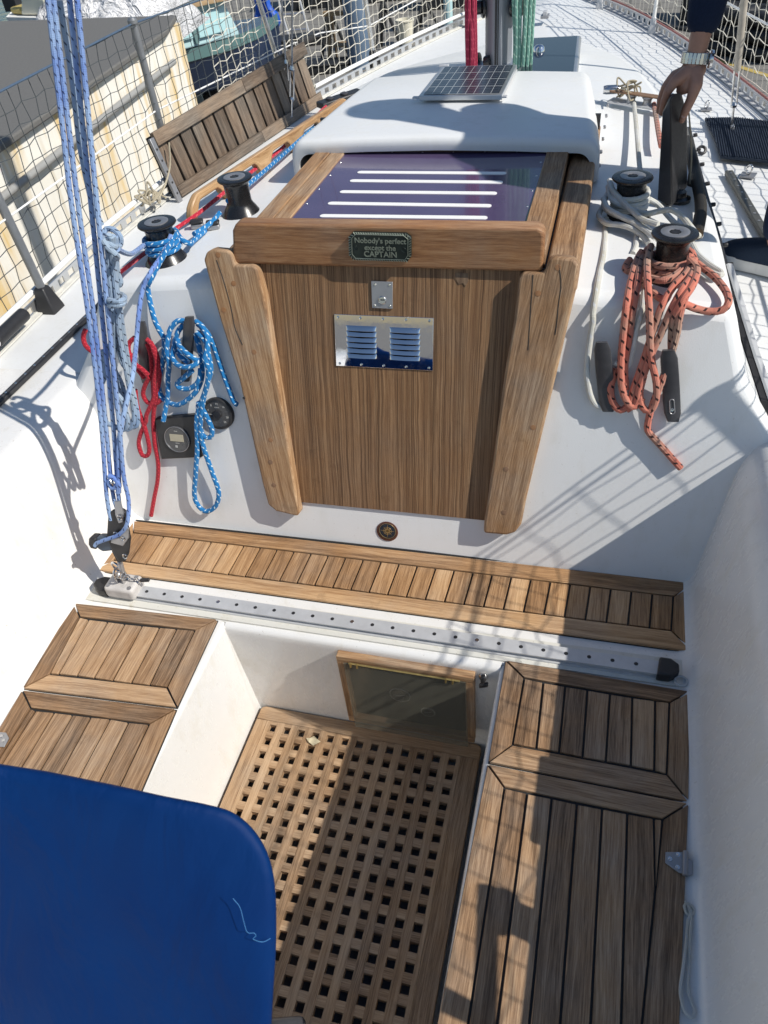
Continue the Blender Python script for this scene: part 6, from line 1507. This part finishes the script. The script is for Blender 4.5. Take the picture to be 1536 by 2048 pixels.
for s in (-1, 1):
    for q in (-1, 1):
        b = MB(); b.tube([p+Vector((s*.20, q*.22, 0)), p+Vector((s*.14, q*.03, .6))], .016, 4, False, False); b.build('leg', M['wood'], tr2, smooth=False)
b = MB(); b.box(p+Vector((0, 0, .62)), .5, .09, .05); b.build('top', M['wood'], tr2); b = MB(); b.box(p+Vector((0, 0, .25)), .3, .3, .02); b.build('shelf', M['wood'], tr2)
block('crate', 'dark crate on the quay behind the gangplank', 'crate', 430, 205, .45, .35, .30, 'darkstuff', .3)
block('crate', 'weathered grey crate on the quay left of the black ladder', 'crate', 385, 215, .22, .22, .26, 'steelblue', .5)
block('pallet', 'long dark pallet lying on the quay under the aluminium ladder', 'pallet', 600, 95, .9, .4, .10, 'darkstuff', .4)
block('pallet', 'dark pallet lying on the quay between the trestle and the sack', 'pallet', 640, 150, .7, .35, .10, 'darkstuff', .2)
block('container', 'long black container far off on the quay beyond the port bow', 'container', 690, 12, 2.2, .8, .8, 'darkstuff', .25)
block('container', 'second dark container behind the farthest port stanchion', 'container', 905, 18, 1.1, .6, .6, 'darkstuff', .1)
b = MB(); p = PZ(897, 52, ZG); b.lathe(p, [(.07, 0), (.07, .8), (.05, .84), (.0001, .85)], 18); tag(b.build('post', M['paleblue']), 'pale blue post near the farthest port stanchion', 'post')
# starboard quay
def gstrip(name, px0, px1, wid, mat, z, kind='structure'):
    a, c = PZ(*px0, ZG), PZ(*px1, ZG); d = (c-a); a = a-d*2; c = c+d*4; n_ = Vector((-d.y, d.x, 0)).normalized()*wid/2
    b = MB(); b.poly([Vector((q.x, q.y, ZG+z)) for q in (a-n_, c-n_, c+n_, a+n_)]); o = b.build(name, M[mat], smooth=False); o['kind'] = kind
gstrip('road_marking', (1440, 122), (1536, 152), .085, 'yellow', .004)
b = MB(); a, c = PZ(1340, 55, ZG), PZ(1400, 66, ZG); d = c-a; b.box((a+c)/2+d*.5, d.length*3.4, .10, .06, d); tag(b.build('kerb', M['darkstuff'], bevel=.01), None, None, None, 'structure')
fd = thing('tyre_stack', 'dark stacked tyres on the starboard quay above the yellow line', 'tyres', PZ(1490, 110, ZG))
for i in range(4):
    for j in range(3):
        p = PZ(1418+40*i, 104+7*i, ZG)+Vector((0, .15, .09+.17*j)); b = MB(); b.torus(p, .19, .085, (0, 0, 1), 10, 26); b.build('tyre', M['darkstuff'], fd)
tk = thing('dark_skip', 'long black skip on the starboard quay behind the tyres', 'skip', PZ(1500, 70, ZG))
p = PZ(1490, 62, ZG); b = MB(); b.box(p+Vector((.5, .6, .45)), 2.6, .8, .9, (1, -.2, 0)); b.build('body', M['darkstuff'], tk, bevel=.03)
b = MB(); b.box(p+Vector((.5, .6, .92)), 2.7, .9, .06, (1, -.2, 0)); b.build('rim', M['slate'], tk)
# ------------------------------------------------------------ small pieces hang on the part that carries them
NEST = {'winch': {'socket': 'top_ring'}, 'louvred_vent': {'louvre': 'plate', 'slot': 'plate', 'screw': 'plate'}, 'door_lock': {'screw': 'plate', 'keyhole': 'cylinder'},
 'round_gauge': {'numeral': 'dial', 'caption': 'dial', 'needle': 'dial'}, 'log_display': {'screen': 'face', 'caption': 'face', 'button': 'face', 'face_ring': 'face'},
 'navy_boat': {'window': 'cabin', 'window_post': 'cabin', 'cabin_roof': 'cabin', 'rubbing_band': 'hull'}, 'brass_plaque': {'lettering': 'plate', 'inner_rim': 'plate', 'rope_edge': 'plate', 'emblem': 'plate'},
 'sliding_hatch': {'tread_strip': 'window'}, 'traveller_track': {'hole': 'rail', 'screw': 'rail'}, 'rope_hook': {'slot_rim': 'horn', 'screw': 'horn'}, 'solar_panel': {'cells': 'frame'},
 'mainsheet_car': {'screw': 'body'}, 'door_post': {'plug': 'post', 'crack': 'post'}, 'deck_hatch': {'glass': 'frame', 'vent_knob': 'frame'}, 'deck_track': {'hole': 'rail', 'screw': 'rail', 'channel': 'rail'},
 'cabin_edge_trim': {'bolt': 'rubber_strip'}, 'hatch_hood': {'bolt': 'moulding', 'inner_lining': 'moulding'}, 'mast': {'luff_groove': 'tube'}, 'motor_boat': {'windscreen': 'cabin'}, 'person': {'watch_case': 'watch_band'}}
for root in [o for o in bpy.data.objects if o.parent is None]:
    m = NEST.get(root.name.split('.')[0])
    if not m: continue
    kids = [o for o in bpy.data.objects if o.parent is root]
    for ch in kids:
        p = m.get(ch.name.split('.')[0])
        if p:
            c = [k for k in kids if k.name.split('.')[0] == p]
            if c: ch.parent = c[0]; ch.matrix_parent_inverse = Matrix()
# ------------------------------------------------------------ camera, light, render
cam = bpy.data.cameras.new('camera'); co = bpy.data.objects.new('camera', cam); col.objects.link(co); sc.camera = co
cam.sensor_fit = 'VERTICAL'; cam.sensor_height = 36; cam.lens = 36*F/2048; cam.clip_start = .02; cam.clip_end = 500
m4 = Matrix([list(ROT[i]) for i in range(3)]).to_4x4(); m4.translation = Vector(CAM); co.matrix_world = m4
cam.dof.use_dof = True; cam.dof.focus_distance = 1.9; cam.dof.aperture_fstop = 9
w = bpy.data.worlds.new('World'); sc.world = w; w.use_nodes = True
S = Vector((1.03, -.2, 1)).normalized()
sk = w.node_tree.nodes.new('ShaderNodeTexSky'); sk.sky_type = 'NISHITA'; sk.sun_disc = False
sk.sun_elevation = math.asin(S.z); sk.sun_rotation = math.atan2(S.x, S.y); sk.dust_density = .4; sk.ozone_density = 3; sk.air_density = 1.2
bg = w.node_tree.nodes['Background']; w.node_tree.links.new(sk.outputs[0], bg.inputs[0]); bg.inputs[1].default_value = .095
su = bpy.data.lights.new('sun', 'SUN'); su.energy = 4.9; su.angle = R(.53); su.color = (1, .95, .87)
so = bpy.data.objects.new('sun', su); col.objects.link(so); so.rotation_euler = S.to_track_quat('Z', 'Y').to_euler(); so.location = (5, -1, 6)
sc.view_settings.view_transform = 'Standard'; sc.view_settings.look = 'None'; sc.view_settings.exposure = 0; sc.view_settings.gamma = 1
sc.render.resolution_x = 768; sc.render.resolution_y = 1024
